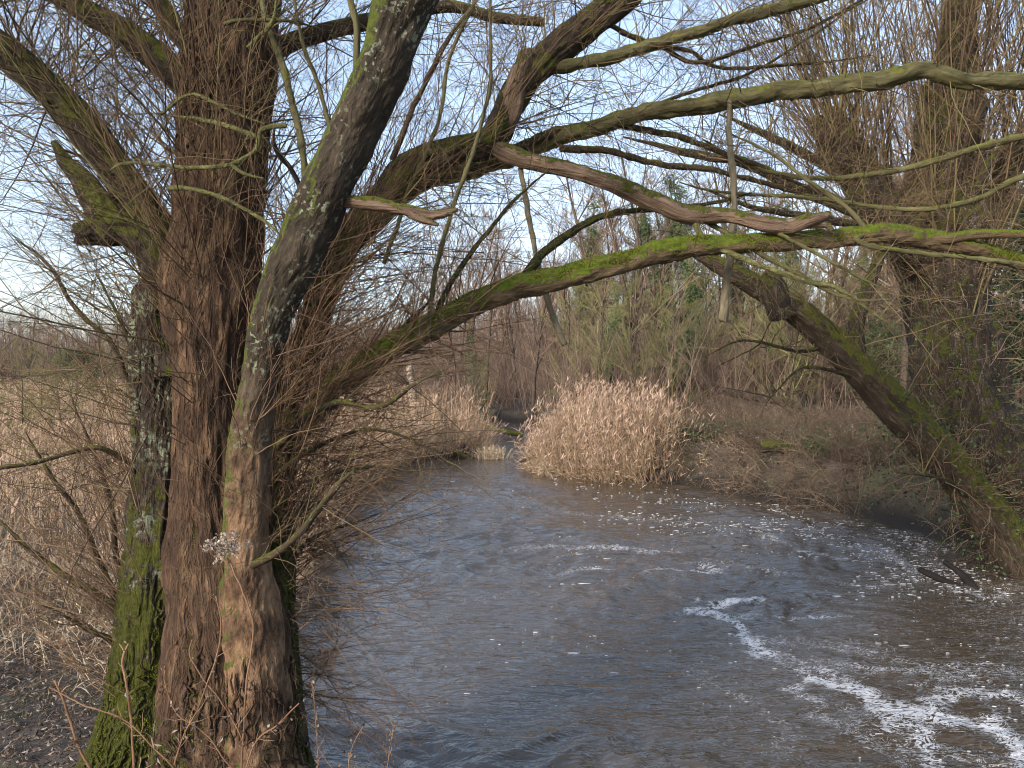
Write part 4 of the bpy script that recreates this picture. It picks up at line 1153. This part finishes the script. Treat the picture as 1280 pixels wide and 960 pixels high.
zones = [('olive', 15, (690, 1120), (27, 36), (0.50, 0.85), 'olive twiggy tree at the front edge of the wood behind the reed clump'),
         ('warm', 20, (540, 820), (44, 64), (0.75, 1.1), 'bare tree with orange lit twigs above the river bend'),
         ('slim', 18, (620, 1000), (38, 60), (0.75, 1.1), 'slender bare tree in the wood under the arching limb'),
         ('slim2', 18, (540, 980), (38, 64), (0.75, 1.2), 'thin bare young tree in the far wood beyond the reeds'),
         ('broad', 9, (700, 1010), (34, 50), (0.75, 1.1), 'wide-crowned bare tree in the wood beyond the right bank'),
         ('broad', 6, (960, 1330), (22, 40), (0.8, 1.15), 'wide-crowned bare tree behind the shaggy right-hand willow'),
         ('slim', 8, (1010, 1340), (20, 38), (0.85, 1.25), 'slender bare tree behind the shaggy right-hand willow'),
         ('broad', 7, (-40, 190), (46, 66), (0.42, 0.6), 'wide bare tree standing in the reeds of the left marsh'),
         ('olive', 9, (-40, 190), (17, 32), (0.26, 0.40), 'low twiggy shrub among the reeds left of the big willow'),
         ('slim2', 10, (-60, 520), (75, 105), (0.45, 0.62), 'small far bare tree on the skyline beyond the left marsh'),
         ('warm', 8, (-60, 560), (70, 100), (0.42, 0.6), 'small far russet tree on the skyline beyond the left marsh')]
for kind, cnt, (x0, x1), (d0, d1), (s0, s1), lab in zones:
    for i in range(cnt):
        px = x0 + (x1 - x0) * (i + R.uniform(0.1, 0.9)) / cnt
        plant(kind, lab, px, R.uniform(d0, d1), R.uniform(s0, s1), group=lab.replace(' tree', ' trees', 1))
# evergreens at the far right and the green bush far left
PROT['holly'] = []
rng = np.random.default_rng(5)


def leafy(seed, H, Wd, cnt, size, mt):
    rng = np.random.default_rng(seed)
    A = walk(np.zeros((1, 3)), np.array([[0, 0, 1.0]]), np.array([H * 0.95]), 10, 0.05, (0, 0, 0.2), rng)
    ra = 0.02 * H * (1 - 0.85 * np.arange(10) / 9)[None]
    V, Q, bc, _ = sweep(np.c_[A[0], ra[0]], nside=8, step=0.4, seed=seed)
    B_, rb = kids(A, ra, 40, 0.05, 0.97, 1.15, Wd / H, 6, 0.12, (0, 0, 0.1), 0.4, 0.3, rng)
    C_, rc = kids(B_, rb, 7, 0.2, 1, 0.7, 0.5, 5, 0.15, (0, 0, 0), 0.5, 0.25, rng)
    bg_ = Bag()
    bg_.tubes(B_, rb, 4)
    bg_.tubes(C_, np.maximum(rc, 0.005), 3)
    j = rng.integers(0, len(C_), cnt)
    k_ = rng.integers(0, 5, cnt)
    S = C_[j, k_] + rng.normal(0, 0.12 * Wd / 2, (cnt, 3))
    Vl, Ql = leaves(S, size, rng)
    return [('trunk', V, Q, M['far'], bc, None), ('branches', np.vstack(bg_.V), np.vstack(bg_.Q), M['farolive'], None, 'stuff'), ('crown', Vl, Ql, mt, None, 'stuff')]


PROT['everg'] = leafy(3, 7.0, 3.4, 9000, 0.12, M['conifer'])
for px, d, s, lab in [(1262, 20, 0.95, 'dark evergreen tree at the right edge behind the shaggy willow'),
                      (1330, 17, 0.9, 'dark evergreen tree partly cut off by the right edge'),
                      (1085, 27, 0.50, 'low dark evergreen seen between leaning trunk and shaggy willow'),
                      (985, 31, 0.36, 'small green bush beneath the leaning trunk on the right bank'),
                      (1190, 24, 0.55, 'dark green bush hidden behind the foot of the shaggy willow'),
                      (105, 34, 0.50, 'green bush rising from the reeds at the far left'),
                      (545, 44, 0.38, 'small dark green bush beyond the left reeds near the pale snag')]:
    plant('everg', lab, px, d, s, name='evergreen_tree' if s > 0.7 else 'green_bush', cat='tree' if s > 0.7 else 'bush')

# far-off wood and scrub that read as one mass
bag = Bag()
cnt = 4200
xx = R.uniform(-95, 120, cnt)
yy = R.uniform(72, 120, cnt)
pxx = 640 + xx / yy * F
S = np.c_[xx, yy, ground_z(xx, yy) - 0.1]
hgt = np.where(pxx < 520, R.uniform(5.0, 8.5, cnt), R.uniform(6.5, 12.5, cnt))
A = walk(S, np.c_[R.normal(0, 0.12, cnt), R.normal(0, 0.12, cnt), np.ones(cnt)], hgt, 6, 0.06)
ra = taper(R.uniform(0.04, 0.09, cnt), 6, 0.2)
bag.tubes(A, ra, 3)
B_, rb = kids(A, ra, 11, 0.15, 1, 0.6, 0.38, 4, 0.12, (0, 0, 0.3), 0.5)
bag.tubes(B_, np.maximum(rb, 0.013), 3)
C_, rc = kids(B_, rb, 3, 0.2, 1, 0.6, 0.5, 3, 0.12, (0, 0, 0.2), 0.6)
bag.tubes(C_, np.maximum(rc, 0.010), 3)
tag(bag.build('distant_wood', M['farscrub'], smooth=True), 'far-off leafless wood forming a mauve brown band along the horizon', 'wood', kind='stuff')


def scatter(cnt, box, cond):
    x = R.uniform(box[0], box[1], cnt)
    y = R.uniform(box[2], box[3], cnt)
    ok = cond(x, y, river_sd(x, y))
    x, y = x[ok], y[ok]
    return np.c_[x, y, ground_z(x, y)]


def scrub(S, hgt, r, bag, lean=0.45, bend=(0, 0, -0.5), kk=5, k3=3, wander=0.13):
    n_ = len(S)
    A = walk(S - [0, 0, 0.03], np.c_[R.normal(0, lean, n_), R.normal(0, lean, n_), np.ones(n_)], R.uniform(hgt[0], hgt[1], n_), 7, wander, bend)
    ra = taper(R.uniform(r * 0.6, r * 1.3, n_), 7, 0.35)
    bag.tubes(A, ra, 3)
    B_, rb = kids(A, ra, kk, 0.1, 1, 0.7, 0.45, 4, 0.18, bend, 0.65)
    bag.tubes(B_, rb, 3)
    if k3:
        C_, rc = kids(B_, rb, k3, 0.2, 1, 0.7, 0.5, 3, 0.18, (0, 0, 0), 0.7)
        bag.tubes(C_, rc, 3)


bag = Bag()
scrub(scatter(9000, (-26, 34, 27, 62), lambda x, y, s: (s > 0.2) & (x > -0.35 * y + 2) & (R.random(len(x)) < 0.75)), (1.4, 5.2), 0.018, bag, 0.22, (0, 0, -0.1), 8, 3)
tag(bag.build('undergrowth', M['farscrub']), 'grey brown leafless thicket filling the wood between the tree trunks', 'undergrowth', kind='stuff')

# ------------------------------------------------------------------ bank vegetation
bag = Bag()
scrub(scatter(24000, (3.2, 15, 8, 28), lambda x, y, s: (s > 0.02) & (s < 8) & ~((s > 2.5) & (R.random(len(x)) < 0.4)) & (vn(np.stack([x * .8, y * .8, x * 0], -1)) > -0.55)), (0.35, 1.4), 0.0075, bag, 0.8, (0, 0, -0.9), 6, 2)
tag(bag.build('bramble', M['scrub']), 'tangle of brown arching bramble stems and dead bracken along the right bank', 'bramble', kind='stuff')
S = scatter(42000, (4.0, 12.5, 9, 23), lambda x, y, s: (s > 0.02) & (s < 3.2) & (vn(np.stack([x * 1.1, y * 1.1, x * 0], -1)) + R.normal(0, 0.15, len(x)) > 0.22))
V, Q = leaves(S + np.c_[R.normal(0, .05, (len(S), 2)), R.uniform(0.05, 0.6, len(S))], 0.055)
tag(mk('bramble_leaves', V, Q, M['ivy'], smooth=False), 'sparse dark green leaves among the brambles on the right bank', 'leaves', kind='stuff')


def reeds(S, hgt, lean, bag, pbag, wid=0.006, dirv=None, leafn=2, plume=0.5, K=5, rng=R):
    n_ = len(S)
    D = np.c_[rng.normal(0, lean, n_), rng.normal(0, lean, n_), np.ones(n_)]
    if dirv is not None:
        D = D + dirv
    L = rng.uniform(hgt[0], hgt[1], n_)
    A = walk(S - [0, 0, 0.05], D, L, K, 0.05, (0, 0, -0.10), rng)
    sd_ = norm(np.c_[np.ones(n_), rng.normal(0, 0.5, n_), np.zeros(n_)])
    W_ = np.full((n_, K), wid) * (1 - 0.6 * np.arange(K) / (K - 1))[None] * rng.uniform(0.6, 1.4, n_)[:, None]
    bag.add(*blades(A, W_, sd_))
    B_, rb = kids(A, W_, leafn, 0.2, 0.95, 0.6, 0.30, 4, 0.12, (0, 0, -0.9), 1.5, 0.1, rng)
    rb = rb / rb[:, :1] * wid * np.array([1.2, 1.8, 1.2, 0.2])
    sd2 = norm(np.cross(B_[:, -1] - B_[:, 0], rng.standard_normal((len(B_), 3))))
    bag.add(*blades(B_, rb, sd2))
    if plume:
        ok = rng.random(n_) < plume
        tip = A[ok, -1]
        m_ = len(tip)
        j = np.repeat(np.arange(m_), 3)
        Pp = walk(tip[j] - [0, 0, 0.03], np.c_[rng.normal(0.15, 0.35, len(j)), rng.normal(0, 0.35, len(j)), np.ones(len(j))], rng.uniform(0.10, 0.22, len(j)), 4, 0.1, (0.3, 0, -0.4), rng)
        Wp = np.array([[0.4, 1.2, 1.0, 0.1]]) * 0.022 * rng.uniform(0.6, 1.2, len(j))[:, None]
        sd3 = norm(np.c_[np.ones(len(j)), rng.normal(0, 0.6, len(j)), np.zeros(len(j))])
        pbag.add(*blades(Pp, Wp, sd3))


# right-hand clump
bag, pb = Bag(), Bag()
cx, cy = 2.65, 22.3
x = R.uniform(0.0, 5.6, 11000)
y = R.uniform(19.2, 25.8, 11000)
s_ = river_sd(x, y)
rim = 1 + 0.30 * fbm(np.c_[np.arctan2(y - cy, x - cx)[:, None] * 1.3 * np.ones((1, 2)), x * 0], 3) + R.normal(0, 0.10, len(x))
ok = ((np.minimum(0, x - cx) / 1.85) ** 2 + (np.maximum(0, x - cx) / 2.5) ** 2 + ((y - cy) / 2.7) ** 2 < rim ** 2) & (s_ > -0.30)
x, y = x[ok], y[ok]
S = np.c_[x, y, np.maximum(ground_z(x, y), 0)]
outw = np.c_[(x - cx) / 2.2 * 0.22 - 0.08, (y - cy) / 2.6 * 0.2, np.zeros(len(x))] * R.uniform(0, 2, (len(x), 1))
hump = 0 * np.clip(np.abs(x - cx) / 2.2, 0, 1) ** 2
hv = 0.5 + 0.5 * vn(np.c_[x * 1.6, y * 1.6, x * 0])
cls = (hv + R.uniform(-0.25, 0.25, len(x)) + 0.5 * (1 - np.clip(np.abs(x - cx) / 2.0, 0, 1.3))) > 0.75
q_ = len(x)
gust = np.c_[0.22 * vn(np.c_[x * 1.1, y * 1.1, x * 0]) - 0.05, 0.15 * vn(np.c_[x * 1.1 + 9, y * 1.1, x * 0]), x * 0]
outw = outw + gust
cls = cls & (R.random(q_) < 0.75)
tall = cls & (R.random(q_) < 0.18)
lo_ = 0.78 + 0.30 * vn(np.c_[x * 1.3, y * 0.8, x * 0 + 4]) - 0.25 * sstep(0.6, 2.2, x - cx)
keep = R.random(q_) < np.clip(0.45 + 1.2 * lo_ - 0.3, 0.2, 1)
S = np.where(keep[:, None], S, S - [0, 0, 0.45]) - np.c_[x * 0, x * 0, (1 - lo_) * 0.9]
reeds(S[tall], (1.45, 1.9), 0.12, bag, pb, 0.009, outw[tall], 2, 0.95)
cls = cls & ~tall
reeds(S[cls], (0.8, 1.6), 0.16, bag, pb, 0.010, outw[cls], 3, 0.5)
reeds(S[~cls & ~tall], (0.45, 1.25), 0.26, bag, pb, 0.010, outw[~cls & ~tall], 3, 0.2)
sk = ((x - cx) / 2.2 < -0.2) | (y < cy - 0.9)
reeds(S[sk][:900], (0.6, 1.2), 0.4, bag, pb, 0.010, np.array([-0.45, -0.3, -0.2]), 3, 0.05)
# collapsed stems leaning over the water
ok = (s_[ok] < 0.5)
reeds(S[ok][:700], (0.8, 1.5), 0.55, bag, pb, 0.010, np.array([-0.5, -0.5, -0.35]), 2, 0.1)
t = thing('reed_clump', 'tall tan reed clump leaning over the water on the right of the river bend', 'reeds', (cx, cy, 0.3))
o = bag.build('stems', M['reed'], t, smooth=False)
tag(o, kind='stuff').location = (-cx, -cy, -0.3)
o = pb.build('plumes', M['plume'], t, smooth=False)
tag(o, kind='stuff').location = (-cx, -cy, -0.3)

# left reed bed
bag, pb = Bag(), Bag()
S = scatter(52000, (-34, -1.2, 7.5, 62), lambda x, y, s: (s > 0.0) & (x < -1.0) & (R.random(len(x)) < np.clip(16 / (y + 4), 0.12, 1) * 1.2) & (x > -0.72 * y - 2)
            & ((y > 9.2) | (vn(np.stack([x * 1.2, y * 1.2, x * 0], -1)) > 0.0)))
dd = S[:, 1]
near = dd < 12
reeds(S[near], (0.7, 1.5), 0.30, bag, pb, 0.007, None, 3, 0.12)
mid = (dd >= 12) & (dd < 24)
reeds(S[mid], (0.9, 1.6), 0.20, bag, pb, 0.011, np.array([0.12, 0, 0]), 3, 0.25)
far = dd >= 24
reeds(S[far], (1.0, 1.9), 0.16, bag, pb, 0.02, None, 3, 0.3)
# leaning fringe at the water's edge
Se = scatter(16000, (-5.5, -0.6, 8.0, 26.5), lambda x, y, s: (s > -0.1) & (s < 0.7))
reeds(Se, (0.7, 1.45), 0.3, bag, pb, 0.009, np.array([0.55, -0.1, 0]), 3, 0.1)
tag(bag.build('reed_bed', M['reed'], smooth=False), 'wide bed of dry tan reeds covering the left bank behind the big willow', 'reeds', kind='stuff')
o = pb.build('reed_plumes', M['plume'], smooth=False)
tag(o, 'feathery brown seed plumes on the left reed bed', 'reed plumes', kind='stuff')

# dead grass and fallen leaves of the right bank
bag = Bag()
S = scatter(7000, (3.6, 14, 7, 26), lambda x, y, s: (s > 0.0) & (s < 7) & (vn(np.stack([x * .7 + 5, y * .7, x * 0], -1)) > 0.05))
reeds(S, (0.25, 0.65), 0.8, bag, bag, 0.010, np.array([-0.2, -0.3, -0.1]), 3, 0)
tag(bag.build('dry_grass', M['reed'], smooth=False), 'drooping dead grass hanging over the right bank between the brambles', 'dry grass', kind='stuff')
S = scatter(30000, (3.6, 15, 6, 28), lambda x, y, s: (s > 0.3))
V, Q = leaves(S + [0, 0, 0.02], 0.07, flat=0.5)
tag(mk('leaf_litter', V, Q, M['litterdark'], smooth=False), 'brown fallen leaves on the open ground of the right bank', 'leaf litter', kind='stuff')

# small tufts in the water
for (px, py, n_, h_, lab) in [(614, 573, 260, 0.42, 'small pale grass tuft in the water at the mouth of the far channel'),
                              (683, 592, 200, 0.36, 'small pale grass tuft at the water side foot of the right reed clump')]:
    c0 = WP(px, py)
    bag = Bag()
    S = np.c_[c0[0] + R.normal(0, 0.22 if n_ > 220 else 0.13, n_), c0[1] + R.normal(0, 0.15, n_), np.full(n_, 0.0)]
    reeds(S, (h_ * 0.6, h_ * 1.3), 0.45, bag, bag, 0.012, None, 2, 0)
    o = bag.build('grass_tuft', M['straw'], smooth=False)
    for v in o.data.vertices:
        v.co -= Vector((c0[0], c0[1], 0))
    o.location = (c0[0], c0[1], 0)
    tag(o, lab, 'grass tuft')

# dry straw, litter and grass on the near left bank
S = scatter(5200, (-7.5, -2.2, 4.5, 9.6), lambda x, y, s: (s > 0.15) & (vn(np.stack([x * 1.3 + 9, y * 1.3, x * 0], -1)) > -0.05) & (y > 5.9))
bag = Bag()
reeds(S[:2600], (0.25, 0.7), 1.1, bag, bag, 0.006, None, 2, 0)
tag(bag.build('dry_grass', M['straw'], smooth=False), 'pale flattened straw and dead grass on the near left bank', 'dry grass', kind='stuff')
S = scatter(30000, (-6.0, -0.9, 2.6, 9.5), lambda x, y, s: (s > 0.05))
V, Q = leaves(S + np.c_[np.zeros((len(S), 2)), R.uniform(0.0, 0.03, len(S))], 0.042, flat=0.55, aspect=0.35)
tag(mk('leaf_litter', V, Q, M['litter'], smooth=False), 'fallen brown and grey willow leaves covering the near left bank', 'leaf litter', kind='stuff')
S = scatter(15000, (-6.0, -1.2, 3.0, 8.5), lambda x, y, s: (s > 0.1) & (vn(np.stack([x * 1.4, y * 1.4 + 4, x * 0], -1)) > 0.15))
A = walk(S, np.c_[R.normal(0, .5, (len(S), 2)), np.ones(len(S))], R.uniform(0.02, 0.07, len(S)), 3, 0.2)
tag(mk('short_grass', *blades(A, np.full((len(S), 3), 0.0035) * [1, 0.8, 0.2], norm(R.standard_normal((len(S), 3)) * [1, 1, 0])), M['grass'], smooth=False),
    'short green and straw coloured grass on the mud left of the willow', 'grass', kind='stuff')
# twigs lying about
S = scatter(700, (-6, -1.2, 2.8, 9), lambda x, y, s: s > 0.1)
A = walk(S + [0, 0, 0.015], np.c_[R.normal(0, 1, (len(S), 2)), np.full(len(S), 0.1)], R.uniform(0.08, 0.45, len(S)), 5, 0.15)
o = mk('fallen_twigs', *tubes(A, taper(R.uniform(0.0015, 0.004, len(S)), 5)), M['twigred'])
tag(o, 'thin dead twigs lying on the near left bank', 'twigs', kind='stuff')


# ------------------------------------------------------------------ logs, snags and debris
def log(name, label, cat, ctrl, mat, group=None, **kw):
    o_ = np.array(ctrl[0][:3])
    V, Q, bc, _ = sweep(ctrl, seed=float(R.uniform(0, 50)), **kw)
    o = mk(name, V - o_, Q, mat, attrs={'bc': ('FLOAT_VECTOR', bc)})
    o.location = tuple(float(c) for c in o_)
    return tag(o, label, cat, group)


def GR(px, py, w_, up=0.0):
    """pixel -> control point resting on the ground seen there"""
    d = np.linspace(9, 45, 1500)
    pts = np.array([P(px, py, t) for t in d])
    gz = ground_z(pts[:, 0], pts[:, 1])
    k = int(np.argmax(pts[:, 2] <= gz + 0.02)) if np.any(pts[:, 2] <= gz + 0.02) else 600
    q_ = pts[k]
    r_ = w_ / F * d[k] / 2
    return [q_[0], q_[1], gz[k] + r_ * 0.5 + up, r_]


lk = dict(nside=16, step=0.05, lump=0.15, lumpf=3, bark=0.01, barkf=14, blunt=True)
log('dead_snag', 'pale bare broken trunk standing upright in the left reeds', 'dead tree', px_ctrl([(519, 540, 27, 11), (517, 510, 27, 10), (514, 480, 27, 10), (512, 456, 27, 8)]), M['pale'], **lk)
log('fallen_log', 'half-sunk dark log slanting into the water from the left reeds', 'log', px_ctrl([(535, 552, 25.6, 6), (560, 562, 25, 7), (585, 573, 24.4, 6), (597, 580, 24, 5)]), M['ridge'], **lk)
log('fallen_log', 'dark log lying level behind the small grass tuft at the channel mouth', 'log', px_ctrl([(565, 556, 27, 6), (590, 560, 26.6, 7), (612, 566, 26, 6)]), M['ridge'], **lk)
log('fallen_branch', 'black branch poking left out of the right reed clump into the water', 'branch', px_ctrl([(690, 566, 22.6, 6), (672, 570, 22.4, 5), (650, 577, 22.2, 3)]), M['wet'], **lk)
log('fallen_branch', 'greenish branch fallen across the far channel', 'branch', px_ctrl([(585, 526, 31, 5), (610, 533, 31, 6), (632, 540, 31, 6), (652, 543, 31, 6)]), M['mossy'], **lk)
log('fallen_log', 'dark fallen trunk lying along the top of the right bank', 'log', [GR(900, 516, 6, 0.75), GR(935, 517, 10, 0.55), GR(965, 519, 11, 0.45), GR(990, 522, 9, 0.4), GR(1010, 529, 6, 0.2)], M['ridge'], **lk)
log('broken_stump', 'splintered pale stump standing behind the fallen trunk on the right bank', 'stump', (lambda g_: [[g_[0], g_[1], g_[2] - 0.1, 0.24], [g_[0] - 0.1, g_[1], g_[2] + 0.25, 0.14], [g_[0] - 0.06, g_[1], g_[2] + 0.55, 0.10], [g_[0] - 0.12, g_[1], g_[2] + 0.9, 0.05]])(GR(957, 514, 10)), M['peeled'], **lk)
log('mossy_log', 'short log topped with yellow green moss among the brambles of the right bank', 'log', (lambda g_: [[g_[0] + 0.35, g_[1], g_[2] + 0.12, 0.10], [g_[0], g_[1] - 0.05, g_[2] + 0.24, 0.13], [g_[0] - 0.35, g_[1] - 0.1, g_[2] + 0.22, 0.11]])(GR(970, 572, 10)), M['rlean'], **lk)
o = log('pale_plank', 'short pale grey piece of wood lying low on the right bank above the waterline', 'plank', [GR(1040, 617, 3), GR(1055, 613, 4), GR(1072, 611, 3)], M['far'], **lk)
log('sunken_branch', 'long black branch lying low in the water left of the leaning trunk foot', 'branch', px_ctrl([(1150, 712, 10.9, 6), (1175, 724, 10.6, 8), (1205, 738, 10.4, 9), (1228, 746, 10.3, 8)]), M['wet'], **lk)
log('sunken_branch', 'short black branch rising steeply from the water beside the leaning trunk', 'branch', px_ctrl([(1180, 702, 10.8, 5), (1200, 716, 10.6, 7), (1215, 732, 10.4, 10), (1226, 747, 10.3, 10)]), M['wet'], **lk)
log('fallen_log', 'low dark log half hidden by brambles near the foot of the leaning trunk', 'log', [GR(1040, 562, 10), GR(1075, 562, 14), GR(1110, 564, 13), GR(1135, 567, 10)], M['ridge'], **lk)
# ivy heap on the bank
c0 = np.array(GR(1030, 568, 4)[:3]) + [0, 0, 0.1]
S = c0 + R.normal(0, 1, (1400, 3)) * [0.28, 0.3, 0.22]
V, Q = leaves(S - c0, 0.055)
o = mk('ivy_mound', V, Q, M['ivy'], smooth=False)
o.location = tuple(float(c) for c in c0)
tag(o, 'dark green heap of ivy on the right bank beside the low dark log', 'ivy')
# marker stake
log('wooden_stake', 'thin upright wooden stake on top of the right bank', 'stake', (lambda g_: [[g_[0], g_[1], g_[2] - 0.2, 0.022], [g_[0], g_[1], g_[2] + 0.2, 0.022], [g_[0] - 0.01, g_[1], g_[2] + 0.5, 0.02]])(GR(1066, 556, 3)), M['pale'], nside=8, step=0.1, blunt=True)

# ------------------------------------------------------------------ dried plants in front of the willow
FD = 3.3
t0 = P(300, 1010, FD)
t = thing('dried_hogweed', 'dried umbel with fluffy pale seed head standing before the brown trunk', 'dried plant', t0)


def dstem(parent, o_, pts, wd, mat, name='stem'):
    V, Q, bc, ax_ = sweep(px_ctrl([(x, y, d_, wd) for x, y, d_ in pts]), nside=8, step=0.02, lump=0.1, seed=float(R.uniform(0, 9)), wob=0.012, wobf=6)
    mk(name, V - o_, Q, mat, parent, attrs={'bc': ('FLOAT_VECTOR', bc)})
    return ax_


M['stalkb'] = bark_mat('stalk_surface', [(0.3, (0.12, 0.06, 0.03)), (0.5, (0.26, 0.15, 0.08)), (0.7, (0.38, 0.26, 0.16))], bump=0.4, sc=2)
dstem(t, t0, [(300, 1010, FD), (302, 930, FD), (310, 850, FD), (318, 795, FD), (312, 760, FD), (300, 735, FD), (291, 718, FD), (287, 700, FD)], 2.4, M['stalkb'])
bag, hb = Bag(), Bag()
hub = P(286, 704, FD)
for k in range(34):
    px, py = 284 + R.uniform(-30, 30), 683 + R.uniform(-17, 17)
    if ((px - 284) / 27) ** 2 + ((py - 683) / 16) ** 2 > 1:
        continue
    e_ = P(px, py, FD + R.uniform(-0.08, 0.08))
    A = np.stack([hub, hub * 0.5 + e_ * 0.5 + R.normal(0, 0.006, 3) - [0, 0, 0.008], e_])[None]
    bag.tubes(A, np.array([[0.0012, 0.0009, 0.0007]]))
    n_ = 34
    S = e_ + R.normal(0, 0.012, (n_, 3))
    V, Q = leaves(S, 0.014)
    hb.add(V, Q)
bag.build('rays', M['stalk'], t).location = -Vector(t0)
o = hb.build('seed_head', M['seed'], t, smooth=False)
o.location = -Vector(t0)
o['kind'] = 'stuff'

stems = [
    ([(168, 1000, 3.2), (166, 930, 3.2), (160, 860, 3.2), (153, 825, 3.2), (160, 803, 3.2)], 5, 'stout orange brown broken stalk standing before the mossy trunk foot'),
    ([(205, 1000, 3.1), (225, 930, 3.1), (250, 880, 3.1), (268, 830, 3.1), (277, 780, 3.1), (270, 745, 3.1)], 3, 'long thin dry stem slanting right across the mossy trunk foot'),
    ([(290, 960, 3.15), (255, 915, 3.15), (222, 890, 3.15), (208, 860, 3.15), (206, 835, 3.15)], 3, 'thin dry stem slanting left beside the mossy roots'),
    ([(335, 1000, 3.2), (290, 900, 3.2), (255, 850, 3.2), (238, 820, 3.2), (240, 800, 3.2)], 2.5, 'curving dry stem crossing the middle of the trunk foot'),
    ([(240, 985, 3.1), (160, 905, 3.1), (100, 880, 3.1), (60, 860, 3.1)], 3, 'arching bare stem reaching left over the muddy bank'),
    ([(130, 1000, 3.15), (95, 930, 3.15), (80, 880, 3.15), (70, 850, 3.15)], 5, 'leaning brown stalk on the muddy bank at bottom left'),
    ([(300, 1000, 3.15), (318, 930, 3.15), (345, 905, 3.15), (375, 880, 3.15)], 3, 'thin stem curving right at the trunk foot towards the water'),
    ([(397, 1000, 3.3), (396, 930, 3.3), (394, 880, 3.3), (392, 852, 3.3)], 2.2, 'upright dry weed with brown leaves against the water'),
    ([(432, 1000, 3.3), (440, 940, 3.3), (455, 905, 3.3)], 2, 'short dry weed standing right of the upright weed'),
    ([(480, 1000, 3.3), (486, 950, 3.3), (494, 905, 3.3)], 2, 'rightmost dry weed at the bottom edge over the water'),
]
for pts, wd, lab in stems:
    o_ = P(*pts[0])
    t = thing('dry_stem', lab, 'dried plant', o_)
    ax_ = dstem(t, o_, pts, wd * 0.62, M['stalkb'])
    p_, r_, _t = ax_
    ks = np.linspace(len(p_) // 4, len(p_) - 1, 7).astype(int)
    Kp, Kr = kids(p_[None], r_[None], 9, 0.1, 0.98, 0.8, 0.16, 6, 0.2, (0, 0, -0.2), 0.6, 0.05)
    mk('side_stems', *[a_ - o_ if a_.ndim == 2 and a_.shape[1] == 3 else a_ for a_ in tubes(Kp, Kr, 4)], M['stalk'], t)['kind'] = 'stuff'
    i = R.integers(len(p_) // 3, len(p_), 26)
    S = p_[i] + R.normal(0, 0.012, (26, 3))
    V, Q = leaves(S, 0.016)
    mk('leaves', V - o_, Q, M['litter'], t, smooth=False)
# dead leaves caught on the roots and bark
S, T, side = on_limb('B', 900, 0.02, 0.15, surf=1.10)
S2, T2, s2 = on_limb('D', 500, 0.03, 0.30, surf=1.1)
ok = (side[:, 1] < 0.3)
S3, T3, s3 = on_limb('S302', 600, 0.02, 0.34, surf=1.15)
S4, T4, s4 = on_limb('S276', 300, 0.05, 0.7, surf=1.2)
S2 = np.vstack([S2, S3[s3[:, 1] < 0.2], S4[s4[:, 1] < 0.2]])
V, Q = leaves(np.vstack([S[ok] + R.normal(0, 0.012, S[ok].shape), S2]), 0.035, aspect=0.35)
o = mk('leaf_litter', V, Q, M['litter'], smooth=False)
tag(o, 'withered leaves caught in the bark at the foot of the big willow', 'leaf litter', kind='stuff')
